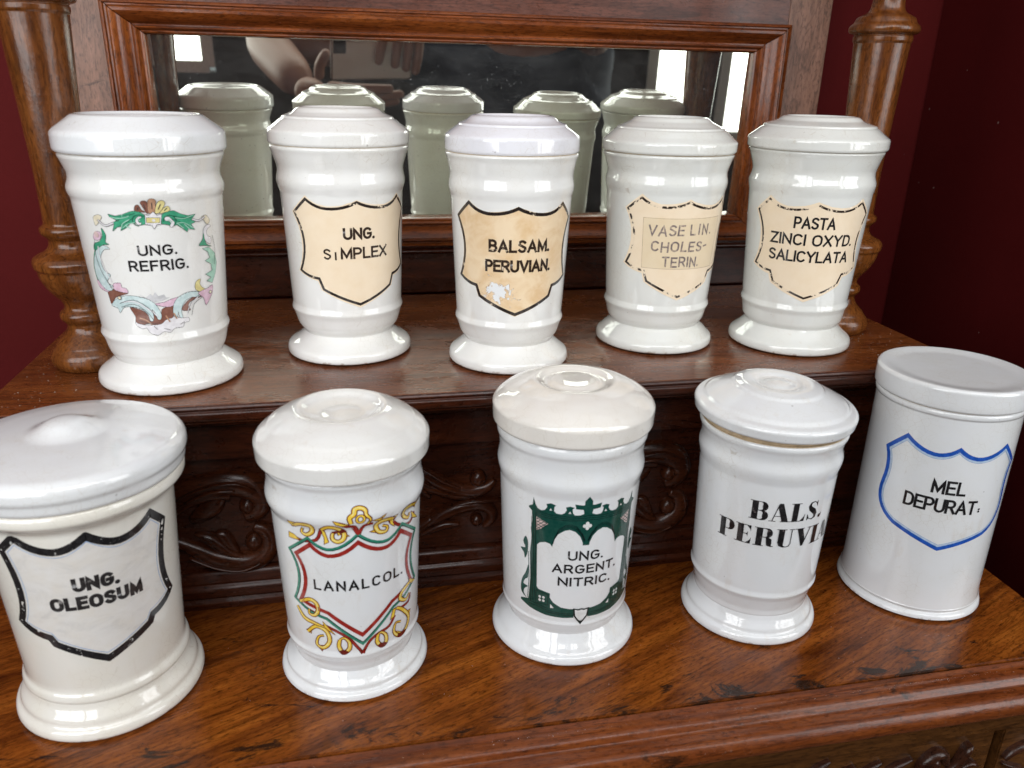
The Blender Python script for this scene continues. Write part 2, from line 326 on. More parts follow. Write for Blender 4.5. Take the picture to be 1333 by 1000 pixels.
# traced outlines of the printed ornaments, in millimetres (sideways, up)
REF={
'leafL':[(-23.4,116.0),(-19.5,115.0),(-15.1,116.0),(-10.7,117.8),(-7.1,118.0),(-4.2,115.9),(-3.2,113.1),(-4.1,110.2),(-6.6,109.6),(-8.6,111.0),(-11.7,111.0),(-14.3,108.3),(-17.6,106.4),(-16.7,108.9),(-19.4,108.5),(-22.4,106.0),(-20.9,110.0),(-21.3,111.3),(-17.4,112.3),(-20.3,113.2),(-22.8,114.5)],
'leafR':[(3.9,111.9),(4.9,115.0),(7.6,117.1),(11.8,117.2),(15.1,115.1),(19.6,113.4),(24.4,113.8),(21.5,110.8),(24.0,109.1),(21.1,108.1),(23.3,104.5),(19.1,105.7),(18.5,103.7),(15.2,106.7),(12.7,108.8),(10.5,108.1),(8.0,109.0),(4.7,109.8)],
'curlL':[(-5.4,114.3),(-7.1,114.6),(-8.7,112.8),(-8.4,110.5),(-6.9,109.8),(-5.9,110.9),(-7.0,111.0),(-7.5,112.3),(-6.9,113.4)],
'curlR':[(6.4,113.5),(8.5,113.8),(10.0,112.3),(11.5,109.9),(10.0,107.5),(8.8,108.2),(9.6,110.0),(8.3,111.5),(6.9,111.6)],
'p1':[(-3.2,117.2),(-5.0,118.7),(-6.2,121.4),(-7.8,121.0),(-8.4,118.3),(-5.9,117.6)],
'p2':[(-2.5,116.8),(-3.7,119.5),(-4.9,122.7),(-3.9,123.9),(-2.0,123.5),(-1.4,120.8),(-1.7,116.7)],
'p3':[(-1.5,116.7),(-1.5,120.4),(-1.0,123.9),(0.5,125.1),(2.4,124.5),(2.7,122.4),(1.5,116.6)],
'p4':[(1.9,116.6),(2.7,120.2),(4.3,123.3),(6.3,123.6),(7.4,122.2),(6.2,119.5),(3.9,116.5)],
'p5':[(4.3,116.2),(6.6,119.0),(8.8,120.2),(9.8,118.3),(8.9,117.2),(6.8,116.7)],
'star':[(-3.4,115.9),(-1.5,115.2),(0.8,117.3),(2.5,115.0),(5.0,115.5),(4.0,109.5),(2.1,109.8),(0.4,107.2),(-0.7,109.5),(-3.9,109.9)],
'starc':[(-2.9,113.9),(3.9,113.5),(3.5,110.7),(-3.2,111.0)],
'knobL':[(-33.6,113.8),(-30.0,115.2),(-27.9,114.2),(-29.5,112.0),(-33.0,108.6),(-33.8,110.6)],
'knobR':[(29.1,111.5),(32.6,112.0),(35.2,108.2),(32.8,106.5),(30.1,109.8)],
'greenL':[(-29.6,107.2),(-27.6,103.2),(-28.9,98.9),(-26.9,97.6),(-31.6,96.8),(-38.8,92.8),(-38.0,97.1),(-33.0,99.0),(-30.1,102.6)],
'blueL':[(-27.0,94.8),(-30.2,96.7),(-35.3,95.4),(-39.6,90.3),(-42.5,84.2),(-43.2,76.8),(-40.1,71.3),(-35.1,68.0),(-31.0,69.0),(-32.4,70.6),(-29.9,71.2),(-34.1,73.6),(-30.2,78.3),(-34.0,80.4),(-35.6,85.0),(-34.7,89.9),(-30.9,94.2)],
'greenL2':[(-38.6,93.3),(-42.0,87.1),(-43.8,81.1),(-43.3,74.3),(-41.4,75.1),(-41.3,81.4),(-39.8,87.4),(-36.8,92.5)],
'pinkLL':[(-43.6,73.8),(-42.7,69.5),(-37.3,67.3),(-33.8,67.9),(-38.2,71.1)],
'brownLL':[(-35.1,67.7),(-29.7,69.5),(-23.9,69.0),(-20.6,67.5),(-25.6,65.7),(-29.9,64.1),(-34.3,59.5),(-35.1,63.6)],
'creamLL':[(-28.9,73.1),(-24.4,73.6),(-24.0,71.0),(-21.3,70.4),(-20.6,67.7),(-25.1,68.0),(-29.3,69.1),(-30.0,71.5)],
'bluesweep':[(-34.5,58.6),(-30.3,62.6),(-22.5,65.6),(-14.7,65.3),(-8.6,63.2),(-4.6,59.1),(-2.6,53.4),(-3.3,50.2),(-5.1,50.5),(-6.0,54.6),(-7.7,56.9),(-7.3,52.1),(-8.1,49.4),(-9.7,49.7),(-10.5,53.8),(-14.2,57.4),(-19.8,58.6),(-25.2,58.0),(-28.9,54.2),(-29.7,57.0)],
'brownB':[(-21.0,58.0),(-16.6,57.4),(-13.0,55.8),(-10.6,53.0),(-9.7,49.5),(-7.9,49.4),(-6.8,53.6),(-5.1,50.5),(-3.1,50.1),(-1.8,56.3),(2.1,57.8),(5.2,58.1),(5.1,53.6),(3.7,50.5),(1.4,50.3),(-0.9,49.1),(-3.5,47.1),(-8.3,46.8),(-10.5,47.7),(-15.0,47.1),(-18.9,48.7),(-18.5,52.3)],
'pinkB':[(-5.2,60.4),(0.2,61.0),(5.0,62.7),(11.2,63.5),(8.0,60.3),(3.5,57.8),(-1.9,58.6)],
'blueR':[(22.8,64.4),(17.0,65.8),(10.9,64.4),(6.7,61.0),(5.0,56.1),(5.1,51.3),(6.9,50.8),(8.0,54.2),(8.4,50.6),(10.3,49.8),(9.8,55.0),(12.3,59.7),(16.6,62.0),(23.1,61.6)],
'brownR':[(24.9,61.5),(18.2,61.9),(12.7,58.6),(10.3,54.7),(15.8,53.8),(14.5,56.8),(16.9,59.7)],
'shell':[(-19.2,48.7),(-18.6,46.2),(-15.5,44.2),(-12.6,44.7),(-11.0,41.5),(-6.5,39.6),(-2.3,41.9),(1.4,41.0),(4.6,43.4),(9.6,43.5),(11.1,46.4),(14.0,46.6),(14.0,49.2),(10.2,49.4),(5.0,51.0),(1.4,49.9),(-0.9,48.9),(-3.5,46.9),(-8.3,46.6),(-15.0,46.9)],
'crown':[(-14.0,66.8),(-10.2,64.6),(-7.1,66.9),(-6.0,65.6),(-4.3,68.0),(-2.9,65.2),(0.8,66.1),(1.5,64.1),(4.0,63.8),(-0.6,62.1),(-6.2,61.1)],
'yellowR':[(24.4,72.7),(21.2,71.3),(20.5,66.9),(24.3,64.4),(28.6,64.6),(25.4,67.0),(23.7,69.8)],
'lilacR':[(25.2,65.0),(29.7,65.6),(34.1,66.9),(34.0,62.6),(31.1,58.6),(27.4,55.0),(26.0,60.0),(22.2,63.5)],
'greenR':[(28.0,91.7),(33.2,91.7),(38.3,87.1),(39.8,80.7),(37.9,74.0),(34.2,68.5),(29.5,70.5),(33.8,71.9),(29.0,74.9),(35.0,76.5),(34.2,80.9),(29.4,83.6),(33.5,85.0),(31.9,89.1)],
'greenR2':[(25.6,94.1),(28.6,97.7),(29.4,101.4),(30.0,97.4),(31.6,93.8),(35.6,92.0),(29.7,93.4)],
'whiteR':[(30.0,104.2),(33.4,106.1),(35.8,104.8),(33.2,103.7),(31.7,101.6),(32.7,98.9),(35.4,97.5),(34.8,93.7),(31.1,95.8),(29.5,99.5)],
'pinkC':[(-37.1,101.9),(-35.1,104.5),(-32.0,105.0),(-30.8,103.4),(-32.0,100.7),(-34.7,99.6),(-37.1,100.1)],
}
LAN=dict(
y=[[(-3.2,126.7),(-3.9,130.7),(-1.6,132.6),(-1.0,135.3),(1.7,135.9),(4.3,134.2),(4.7,131.3),(6.9,128.0),(5.4,125.0)],[(-19.1,122.7),(-15.4,124.9),(-11.0,124.0),(-7.5,121.0),(-7.6,116.5),(-10.6,114.4),(-13.5,116.2),(-13.2,119.9),(-10.7,121.0),(-9.6,118.7)],[(-36.2,121.9),(-31.2,124.7),(-25.0,124.7),(-24.8,120.2),(-28.5,117.5),(-31.3,119.0),(-30.2,121.9)],[(22.8,121.6),(18.7,123.4),(12.8,123.9),(10.2,121.4),(12.1,116.8),(16.3,115.7),(17.2,118.6),(14.2,120.2)],[(41.4,122.1),(34.3,125.1),(29.1,124.9),(29.1,120.3),(33.5,116.8),(34.9,119.6)],[(-39.2,67.6),(-31.5,71.6),(-27.0,69.7),(-26.4,64.3),(-29.1,60.5),(-32.7,61.1),(-32.3,64.3)],[(-35.8,46.3),(-28.8,52.5),(-22.1,50.1),(-20.6,42.7),(-25.0,37.1),(-29.6,38.8),(-27.8,44.8),(-24.1,46.6)],[(-42.1,63.2),(-37.2,56.5),(-29.7,54.7),(-23.0,53.1)],[(23.6,57.3),(28.9,53.0),(35.4,43.7),(32.5,36.4),(25.8,35.1),(21.4,40.3),(22.9,46.2),(27.3,44.9)],[(37.1,69.4),(28.9,66.9),(26.6,62.6),(32.0,58.7),(36.1,61.2)],[(-14.0,44.4),(-14.9,39.3),(-12.6,34.7),(-8.7,37.1),(-8.4,42.3),(-11.4,45.7),(-14.0,44.4)],[(9.7,43.6),(9.0,38.7),(11.8,34.7),(15.2,36.0),(15.0,41.3),(12.0,44.6),(9.7,43.6)]],
leaf=[[(-18.2,112.9),(-18.0,117.1),(-20.1,122.9),(-18.2,123.1),(-17.0,118.7),(-16.0,114.2)],[(-7.6,119.9),(-4.8,117.9),(-7.3,117.1)],[(-40.0,123.9),(-34.6,124.8),(-34.4,121.9),(-37.6,120.8)],[(-41.0,115.6),(-37.1,115.3),(-33.7,113.0),(-37.5,112.3),(-41.3,112.3)],[(7.1,118.3),(10.1,119.1),(11.1,116.5)],[(17.5,123.8),(23.7,124.0),(20.9,120.1),(22.1,116.7),(19.2,119.7)],[(35.2,124.6),(44.0,123.2),(41.5,120.0)],[(37.1,118.9),(45.1,110.8),(38.3,114.2)],[(-12.0,129.1),(-8.1,127.8),(-4.6,126.3),(-8.2,125.6),(-10.8,126.8)],[(15.5,128.6),(12.3,126.9),(8.3,126.5),(12.3,125.2)],[(-29.2,59.9),(-24.6,65.9),(-26.1,61.3)],[(-36.4,47.4),(-32.7,50.0),(-33.2,46.0)],[(-26.4,34.4),(-29.7,37.4),(-24.3,38.8)],[(-23.8,56.8),(-16.9,48.1),(-19.9,50.4),(-23.0,52.5)],[(23.0,57.7),(21.5,52.1),(18.9,51.0),(20.9,57.5)],[(37.5,47.5),(35.4,42.3),(31.5,49.4)],[(25.7,34.4),(23.5,39.4),(29.0,35.4)],[(43.3,66.6),(38.2,66.8),(35.0,72.0)]],
circ=[[(1.6,129.2)]],
red=[[(0.5,118.2),(-1.5,124.2),(-5.5,124.8),(-8.2,126.1)],[(0.8,118.2),(3.5,123.8),(8.3,124.2)],[(-19.9,121.5),(-22.9,114.9),(-31.5,112.8),(-37.3,113.8)],[(21.5,119.8),(26.0,115.5),(35.3,112.3),(41.1,116.7)],[(-23.9,54.8),(-16.7,51.3),(-8.8,45.5),(-4.0,38.5),(-0.5,32.8)],[(-0.3,32.8),(4.1,40.4),(10.3,44.6),(17.5,46.5),(22.2,52.4)],[(-38.6,66.6),(-34.8,64.3),(-27.8,62.1)],[(27.3,55.2),(35.2,55.4),(37.2,60.5)]],
)

# ---------------------------------------------------------------- flat print wrapped on a jar's curved side
class Wrap:
    """maps label millimetres (u sideways from the label's middle, v up from the jar's base) onto the turned side"""
    def __init__(s, prof, az):
        s.p = prof; s.az = az
        s.rm = sum(s.r(v) for v in (.05, .08, .11))/3
    def r(s, z):
        p = s.p
        if z <= p[0][1]: return p[0][0]
        for (r0, z0), (r1, z1) in zip(p, p[1:]):
            if z <= z1: return r0+(r1-r0)*(z-z0)/max(1e-9, z1-z0)
        return p[-1][0]
    def __call__(s, u, v, off):
        r = s.r(v*.001)+off; a = s.az+u*.001/s.rm
        return (r*math.cos(a), r*math.sin(a), v*.001)
LAY = [0]
class Decal:
    """collects filled outlines and ribbons; each lies a hair above the one before it"""
    def __init__(s, wrap, base=.00012):
        s.w = wrap; s.off = base; s.vs = []; s.fs = []; s.uv = []; s.fm = []; s.mats = []
    def mi(s, m):
        if m not in s.mats: s.mats.append(m)
        return s.mats.index(m)
    def up(s): s.off += .0000045
    def fill(s, poly, m, step=2.0):
        step = min(step, 1.15)
        s.up(); pts = []
        n = len(poly)
        for i in range(n):
            a = Vector(poly[i]); b = Vector(poly[(i+1) % n]); k = max(1, int((b-a).length/step))
            for j in range(k): pts.append(a+(b-a)*j/k)
        nb = len(pts)
        x0 = min(p.x for p in pts); x1 = max(p.x for p in pts); y0 = min(p.y for p in pts); y1 = max(p.y for p in pts)
        if x1-x0 > step*1.5:
            xs = x0+step*.5
            while xs < x1:
                ys = y0+step*.6
                while ys < y1: pts.append(Vector((xs+.013*ys, ys))); ys += step*2
                xs += step
        co, ed, fc, *_ = delaunay_2d_cdt(pts, [], [list(range(nb))], 1, 1e-5)
        k = len(s.vs); mi = s.mi(m)
        for c in co: s.vs.append(s.w(c.x, c.y, s.off)); s.uv.append((c.x/10, c.y/10))
        for f in fc:
            s.fs.append(tuple(k+i for i in f)); s.fm.append(mi)
    def line(s, pts, wd, m, closed=False, step=1.6, up=True):
        """ribbon; pts (u, v) or (u, v, width)"""
        if up: s.up()
        P = [(p[0], p[1], p[2] if len(p) > 2 else wd) for p in pts]
        if closed: P.append(P[0])
        Q = [P[0]]
        for a, b in zip(P, P[1:]):
            k = max(1, int(math.ceil(abs(b[0]-a[0])/1.1)), int(math.hypot(b[0]-a[0], b[1]-a[1])/3))
            for j in range(1, k+1): Q.append(tuple(a[i]+(b[i]-a[i])*j/k for i in range(3)))
        n = len(Q); k0 = len(s.vs); mi = s.mi(m)
        for i in range(n):
            if closed: a, b = Q[(i-1) % (n-1)] if i else Q[n-2], Q[(i+1) % (n-1)] if i < n-1 else Q[1]
            else: a, b = Q[max(0, i-1)], Q[min(n-1, i+1)]
            c = Q[i]
            d1 = Vector((c[0]-a[0], c[1]-a[1])); d2 = Vector((b[0]-c[0], b[1]-c[1]))
            if d1.length < 1e-9: d1 = d2
            if d2.length < 1e-9: d2 = d1
            if d1.length < 1e-9: d1 = d2 = Vector((1, 0))
            d1.normalize(); d2.normalize(); t = d1+d2
            if t.length < .1: t = d1
            t.normalize(); nn = Vector((-t.y, t.x)); cs = max(.5, nn.dot(Vector((-d1.y, d1.x))))
            h = c[2]/2/cs
            for sg in (1, -1):
                x, y = c[0]+nn.x*h*sg, c[1]+nn.y*h*sg
                s.vs.append(s.w(x, y, s.off)); s.uv.append((x/10, y/10))
        for i in range(n-1):
            a = k0+2*i; s.fs.append((a, a+1, a+3, a+2)); s.fm.append(mi)
    def build(s, name, parent, label=None):
        me = bpy.data.meshes.new(name); me.from_pydata(s.vs, [], s.fs)
        for m in s.mats: me.materials.append(m)
        me.polygons.foreach_set('material_index', s.fm)
        ul = me.uv_layers.new(name='UVMap')
        for lp in me.loops: ul.data[lp.index].uv = s.uv[lp.vertex_index]
        me.update()
        bm = bmesh.new(); bm.from_mesh(me)
        for f in bm.faces:                                   # all faces look outward
            c = f.calc_center_median()
            if f.normal.dot(Vector((c.x, c.y, 0))) < 0: f.normal_flip()
            f.smooth = True
        bm.to_mesh(me); bm.free()
        o = link(name, me, None, parent, smooth=False)
        for p in me.polygons: p.use_smooth = True
        if label: o['label'] = label
        return o
def arc(cx, cy_, rx, ry, a0, a1, n=12):
    return [(cx+rx*math.cos(math.radians(a0+(a1-a0)*i/n)), cy_+ry*math.sin(math.radians(a0+(a1-a0)*i/n))) for i in range(n+1)]
def bez(a, c, b, n=8):
    return [(a[0]*(1-t)**2+2*c[0]*t*(1-t)+b[0]*t*t, a[1]*(1-t)**2+2*c[1]*t*(1-t)+b[1]*t*t) for t in [i/n for i in range(n+1)]]
def smooth_poly(pts, closed=True, n=4):
    """Catmull-Rom through the points"""
    out = []; k = len(pts)
    rng = range(k) if closed else range(k-1)
    for i in rng:
        p = [pts[(i+j) % k] if closed else pts[min(max(i+j, 0), k-1)] for j in (-1, 0, 1, 2)]
        for q in range(n):
            t = q/n
            out.append(tuple(.5*(2*p[1][d]+(p[2][d]-p[0][d])*t+(2*p[0][d]-5*p[1][d]+4*p[2][d]-p[3][d])*t*t+(3*p[1][d]-p[0][d]-3*p[2][d]+p[3][d])*t**3) for d in (0, 1)))
    if not closed: out.append(tuple(pts[-1]))
    return out
# --- stroke lettering (cap height 1)
def glyphs():
    G = {}
    G['A'] = (.72, [[(0, 0), (.36, 1), (.72, 0)], [(.13, .32), (.59, .32)]])
    G['B'] = (.6, [[(0, 0), (0, 1), (.3, 1)]+arc(.3, .76, .25, .24, 90, -90, 8)+[(0, .52)], [(.3, .52)]+arc(.33, .26, .27, .26, 90, -90, 8)+[(0, 0)]])
    G['C'] = (.66, [arc(.35, .64, .33, .36, 40, 180, 10)+arc(.35, .36, .33, .36, 180, 322, 10)])
    G['D'] = (.64, [[(0, 0), (0, 1), (.25, 1)]+arc(.25, .62, .38, .38, 90, 0, 7)+arc(.25, .38, .38, .38, 0, -90, 7)+[(0, 0)]])
    G['E'] = (.54, [[(.54, 1), (0, 1), (0, 0), (.54, 0)], [(0, .52), (.47, .52)]])
    G['F'] = (.52, [[(.52, 1), (0, 1), (0, 0)], [(0, .5), (.45, .5)]])
    G['G'] = (.7, [arc(.35, .64, .33, .36, 40, 180, 10)+arc(.35, .36, .33, .36, 180, 360, 12)+[(.68, .47), (.40, .47)]])
    G['H'] = (.64, [[(0, 0), (0, 1)], [(.64, 0), (.64, 1)], [(0, .52), (.64, .52)]])
    G['I'] = (.0, [[(0, 0), (0, 1)]])
    G['i'] = (.0, [[(0, 0), (0, .8)]])
    G['L'] = (.5, [[(0, 1), (0, 0), (.5, 0)]])
    G['M'] = (.78, [[(0, 0), (0, 1), (.39, .12), (.78, 1), (.78, 0)]])
    G['N'] = (.66, [[(0, 0), (0, 1), (.66, 0), (.66, 1)]])
    G['O'] = (.7, [arc(.35, .64, .35, .36, 0, 180, 14)+arc(.35, .36, .35, .36, 180, 360, 14)[0:]+[(.7, .64)]])
    G['P'] = (.58, [[(0, 0), (0, 1), (.3, 1)]+arc(.3, .72, .28, .28, 90, -90, 9)+[(0, .44)]])
    G['R'] = (.62, [[(0, 0), (0, 1), (.32, 1)]+arc(.32, .73, .27, .27, 90, -90, 9)+[(0, .46)], [(.33, .46), (.62, 0)]])
    G['S'] = (.6, [arc(.3, .76, .27, .24, 30, 180, 9)+[(.05, .66), (.3, .53), (.56, .38)]+arc(.3, .25, .28, .25, 0, -150, 9)])
    G['T'] = (.62, [[(0, 1), (.62, 1)], [(.31, 1), (.31, 0)]])
    G['U'] = (.64, [[(0, 1), (0, .32)]+arc(.32, .32, .32, .32, 180, 360, 12)+[(.64, 1)]])
    G['V'] = (.7, [[(0, 1), (.35, 0), (.7, 1)]])
    G['X'] = (.64, [[(0, 0), (.64, 1)], [(0, 1), (.64, 0)]])
    G['Y'] = (.66, [[(0, 1), (.33, .48), (.66, 1)], [(.33, .48), (.33, 0)]])
    G['Z'] = (.6, [[(0, 1), (.6, 1), (0, 0), (.6, 0)]])
    G['.'] = (.0, ['dot']); G['-'] = (.3, [[(0, .45), (.34, .52)]]); G[' '] = (.18, [])
    G[':'] = (.0, ['dots'])
    return G
GL = glyphs()
def text(d, s, u0, u1, v0, v1, wd, m, jitter=0, slant=0, gap=.30, rise=0):
    """letters fill the width u0..u1 and the height v0..v1"""
    tot = sum(GL[c][0] for c in s)+gap*(len(s)-1); h = v1-v0-wd; k = (u1-u0-wd)/tot if tot else h
    x = u0+wd/2
    for c in s:
        W, st = GL[c]
        jy = random.uniform(-jitter, jitter); ja = random.uniform(-jitter, jitter)*.06
        yb = v0+wd/2+jy+rise*(x-u0)/(u1-u0)
        for q in st:
            if q == 'dot': d.fill([(x+a, yb-wd/2+wd*.55+b) for a, b in arc(0, 0, wd*.6, wd*.6, 0, 324, 9)], m); continue
            if q == 'dots':
                for yy in (.06, .28): d.fill([(x+a-.3, yb+yy*h+b) for a, b in arc(0, 0, wd*.42, wd*.42, 0, 324, 9)], m)
                continue
            P = [(x+p[0]*k+(slant+ja)*p[1]*h, yb+p[1]*h) for p in q]
            a, b = Vector(P[0]), Vector(P[1]); e = (a-b).normalized()*wd*.5; P[0] = (P[0][0]+e.x, P[0][1]+e.y)
            a, b = Vector(P[-1]), Vector(P[-2]); e = (a-b).normalized()*wd*.5; P[-1] = (P[-1][0]+e.x, P[-1][1]+e.y)
            d.line(P, wd, m, step=2.0)
        x += (W+gap)*k
# --- fat-face serif lettering
def serif(d, s, u, v0, h, m):
    S = h; T = .30*S; t = .035*S
    def L_(pts): d.line([(u+x*S, v0+y*S, w*S) for x, y, w in pts], 0, m, step=1.0)
    def rect(x0, x1, y0=0, y1=1): d.fill([(u+x0*S, v0+y0*S), (u+x1*S, v0+y0*S), (u+x1*S, v0+y1*S), (u+x0*S, v0+y1*S)], m)
    def ser(x0, x1, y): L_([(x0, y, .035), (x1, y, .035)])
    def bowl(cx, cyy, rx, ry, fat):
        P = arc(cx, cyy, rx, ry, 90, -90, 14)
        L_([(x-fat*.5*math.sin(PI*i/14)**1.6, y, .035+(fat-.035)*math.sin(PI*i/14)**1.6) for i, (x, y) in enumerate(P)])
    for c in s:
        if c == 'B': rect(.08, .36); ser(-.02, .46, .985); ser(-.02, .46, .015); L_([(.36, .51, .035), (.5, .51, .035)]); bowl(.46, .75, .34, .235, .25); bowl(.46, .26, .38, .245, .27); W = .95
        if c == 'P': rect(.08, .36); ser(-.02, .46, .985); ser(-.04, .46, .015); L_([(.36, .46, .035), (.5, .46, .035)]); bowl(.46, .722, .36, .262, .27); W = .90
        if c == 'R': rect(.08, .36); ser(-.02, .46, .985); ser(-.04, .44, .015); L_([(.36, .50, .035), (.5, .50, .035)]); bowl(.46, .742, .35, .242, .26); L_([(.56, .49, .1), (.67, .36, .26), (.70, .12, .24), (.80, .03, .05), (.90, .04, .03)]); W = 1.0
        if c == 'E': rect(.08, .36); ser(-.02, .7, .985); ser(-.04, .72, .015); L_([(.36, .51, .035), (.56, .51, .035)]); d.fill([(u+a*S, v0+b*S) for a, b in ((.70, 1), (.70, .68), (.66, .80), (.52, .965))], m); d.fill([(u+a*S, v0+b*S) for a, b in ((.72, 0), (.74, .36), (.68, .20), (.52, .035))], m); d.fill([(u+a*S, v0+b*S) for a, b in ((.57, .66), (.57, .36), (.53, .47), (.44, .51), (.53, .55))], m); W = .88
        if c == 'L': rect(.08, .36); ser(-.02, .48, .985); ser(-.04, .70, .015); d.fill([(u+a*S, v0+b*S) for a, b in ((.70, 0), (.74, .42), (.66, .22), (.48, .035))], m); W = .80
        if c == 'A':
            d.fill([(u+a*S, v0+b*S) for a, b in ((.36, 1), (.52, 1), (.84, 0), (.54, 0), (.30, .78))], m); L_([(.345, .96, .045), (.09, .02, .045)]); ser(-.06, .26, .015); ser(.46, .94, .015); L_([(.17, .30, .035), (.52, .30, .035)]); W = .93
        if c == 'V':
            d.fill([(u+a*S, v0+b*S) for a, b in ((.04, 1), (.34, 1), (.54, .28), (.46, 0), (.36, 0))], m); L_([(.75, .97, .045), (.45, .06, .045)]); ser(-.06, .42, .985); ser(.60, .90, .985); W = .90
        if c == 'U': rect(.08, .36, .25, 1); L_([(.22, .30, .28), (.25, .14, .22), (.36, .04, .08), (.50, .025, .04), (.64, .06, .04), (.70, .2, .04), (.70, .98, .04)]); ser(-.02, .46, .985); ser(.58, .84, .985); W = .93
        if c == 'I': rect(.08, .36); ser(-.02, .46, .985); ser(-.02, .46, .015); W = .52
        if c == 'N': L_([(.10, .02, .04), (.10, .97, .04)]); d.fill([(u+a*S, v0+b*S) for a, b in ((.0, 1), (.32, 1), (.78, .16), (.78, 0), (.70, 0), (.08, .93))], m); L_([(.76, .02, .04), (.76, .98, .04)]); ser(-.04, .26, .015); ser(.62, .90, .985); W = 1.0
        if c == 'S':
            L_([(.60, .70, .03), (.57, .86, .035), (.42, .975, .04), (.22, .93, .09), (.15, .76, .15), (.24, .60, .24), (.42, .46, .27), (.54, .30, .20), (.52, .12, .12), (.36, .02, .05), (.18, .08, .035), (.08, .28, .03)])
            d.fill([(u+a*S, v0+b*S) for a, b in ((.585, 1), (.62, 1), (.62, .66), (.585, .72), (.54, .86))], m); d.fill([(u+a*S, v0+b*S) for a, b in ((.06, .0), (.095, 0), (.16, .12), (.10, .30), (.06, .34))], m); W = .76
        if c == '.': d.fill([(u+.10*S+a, v0+.09*S+b) for a, b in arc(0, 0, .09*S, .10*S, 0, 330, 11)], m); L_([(.17, .10, .06), (.20, .25, .03)]); W = .3
        if c == ' ': W = .4
        u += W*S
# --- outlines of the shields (half outlines mirrored)
def mirror_path(h):
    return h+[(-x, y) for x, y in h[::-1][1:-1]] if abs(h[0][0]) < .01 and abs(h[-1][0]) < .01 else h+[(-x, y) for x, y in h[::-1]]
def shield_a(g=0):
    """nine-pointed shield of the back row; g grows it outward"""
    h = bez((0, 117+g), (9, 112.3+g*1.1), (20, 112.8+g), 6)[:-1]+bez((20, 112.8+g), (28, 113.6+g), (34.2-.1*g, 119+g*1.25), 5)
    h += [(46.6+g*1.2, 108.2+g*.2)]
    h += bez((46.6+g*1.2, 108.2+g*.2), (33.5+g, 88), (45.8+g*1.3, 67.2-g*.3), 9)[1:]
    h += bez((45.8+g*1.3, 67.2-g*.3), (37, 62.3-g), (29.4+g*.6, 61.8-g), 4)[1:]
    h += [(27.0+g, 55-g*.4)]
    h += bez((27.0+g, 55-g*.4), (14, 48-g*1.2), (0, 42.8-g*1.3), 5)[1:]
    return mirror_path(h)
def rot_path(p, deg, c=(0, 90)):
    a = math.radians(deg); return [(c[0]+(x-c[0])*math.cos(a)-(y-c[1])*math.sin(a), c[1]+(x-c[0])*math.sin(a)+(y-c[1])*math.cos(a)) for x, y in p]

# ================================================================ the room round the cabinet
def structure(o): o['kind'] = 'structure'; return o
def wallmat(name, col, rough=.55, spec=.4):
    m, nt, p = new_mat(name); tc = nt.nodes.new('ShaderNodeTexCoord').outputs['Object']
    n = noise(nt, tc, 5, 5, .6); f = noise(nt, tc, 260, 2, .5)
    c = mix(nt, thresh(nt, n, .3, .7, 0, .6), col, tuple(x*.75 for x in col))
    fl = noise(nt, mapping(nt, tc, loc=(2, 2, 2)), 130, 1, .5)
    c = mix(nt, thresh(nt, fl, .80, .82, 0, .5), c, (.3, .22, .2))
    L(nt, c, p.inputs['Base Color']); p.inputs['Roughness'].default_value = rough; p.inputs['Specular IOR Level'].default_value = spec
    b = N(nt, 'ShaderNodeBump', s_Strength=.2, s_Distance=.001); L(nt, f, b.inputs['Height']); L(nt, b.outputs[0], p.inputs['Normal'])
    return m
MAROON = wallmat('maroon_wall_paint', (.085, .005, .005), .8, .15); MAROON_SHADED = wallmat('shaded_maroon_wall_paint', (.060, .003, .003), .85, .1)  # second maroon: same paint, the right wall's shade put into its colour
CEIL = wallmat('off_white_ceiling', (.72, .71, .69), .9); FLOOR = wallmat('brown_floor', (.10, .06, .04), .5)
REAR = wallmat('dim_brown_wall', (.035, .024, .020), .8); FRAMEW = printed('white_window_paint', (.7, .7, .68), rough=.4)
structure(box('wall', -2.6, .62, .80, .90, -1.0, 1.7, MAROON))
structure(box('wall', .614, .74, .42, .797, -1.0, 1.7, MAROON_SHADED))
structure(box('wall', -2.7, -2.6, -.7, .9, -1.0, 1.7, REAR))
structure(box('wall', 3.0, 3.1, -.7, .9, -1.0, 1.7, REAR))
structure(box('wall', .742, 3.0, .42, .52, -1.0, 1.7, REAR))
structure(box('ceiling', -2.7, 3.1, -.72, .9, 1.7, 1.75, CEIL))
structure(box('floor', -2.7, 3.1, -.72, .9, -1.05, -1.0, FLOOR))
def pane_mat(name, s):
    m = bpy.data.materials.new(name); m.use_nodes = True; nt = m.node_tree; nt.nodes.remove(nt.nodes['Principled BSDF'])
    e = N(nt, 'ShaderNodeEmission', s_Color=(.975, .985, 1, 1), s_Strength=s); L(nt, e.outputs[0], nt.nodes['Material Output'].inputs[0]); return m
def window(x0, x1, z0, z1, nx, nz, strength, label):
    t = thing('window', label, 'window', ((x0+x1)/2, -.62, z0))
    cx0, cx1, h = -(x1-x0)/2, (x1-x0)/2, z1-z0; pm = pane_mat('daylight_pane', strength)
    gw = (cx1-cx0)/nx; gh = h/nz
    for i in range(nx):
        for j in range(nz):
            a = cx0+i*gw+.014; b = cx0+(i+1)*gw-.014; c = j*gh+.014; d = (j+1)*gh-.014
            mesh('pane', [(a, 0, c), (b, 0, c), (b, 0, d), (a, 0, d)], [(0, 3, 2, 1)], pm, t, smooth=False)
    for i in range(nx+1): box('glazing_bar', cx0+i*gw-.014, cx0+i*gw+.014, -.01, .012, 0, h, FRAMEW, t)
    for j in range(nz+1): box('glazing_rail', cx0+.0, cx1-.0, -.008, .010, j*gh-.013, j*gh+.013, FRAMEW, t)
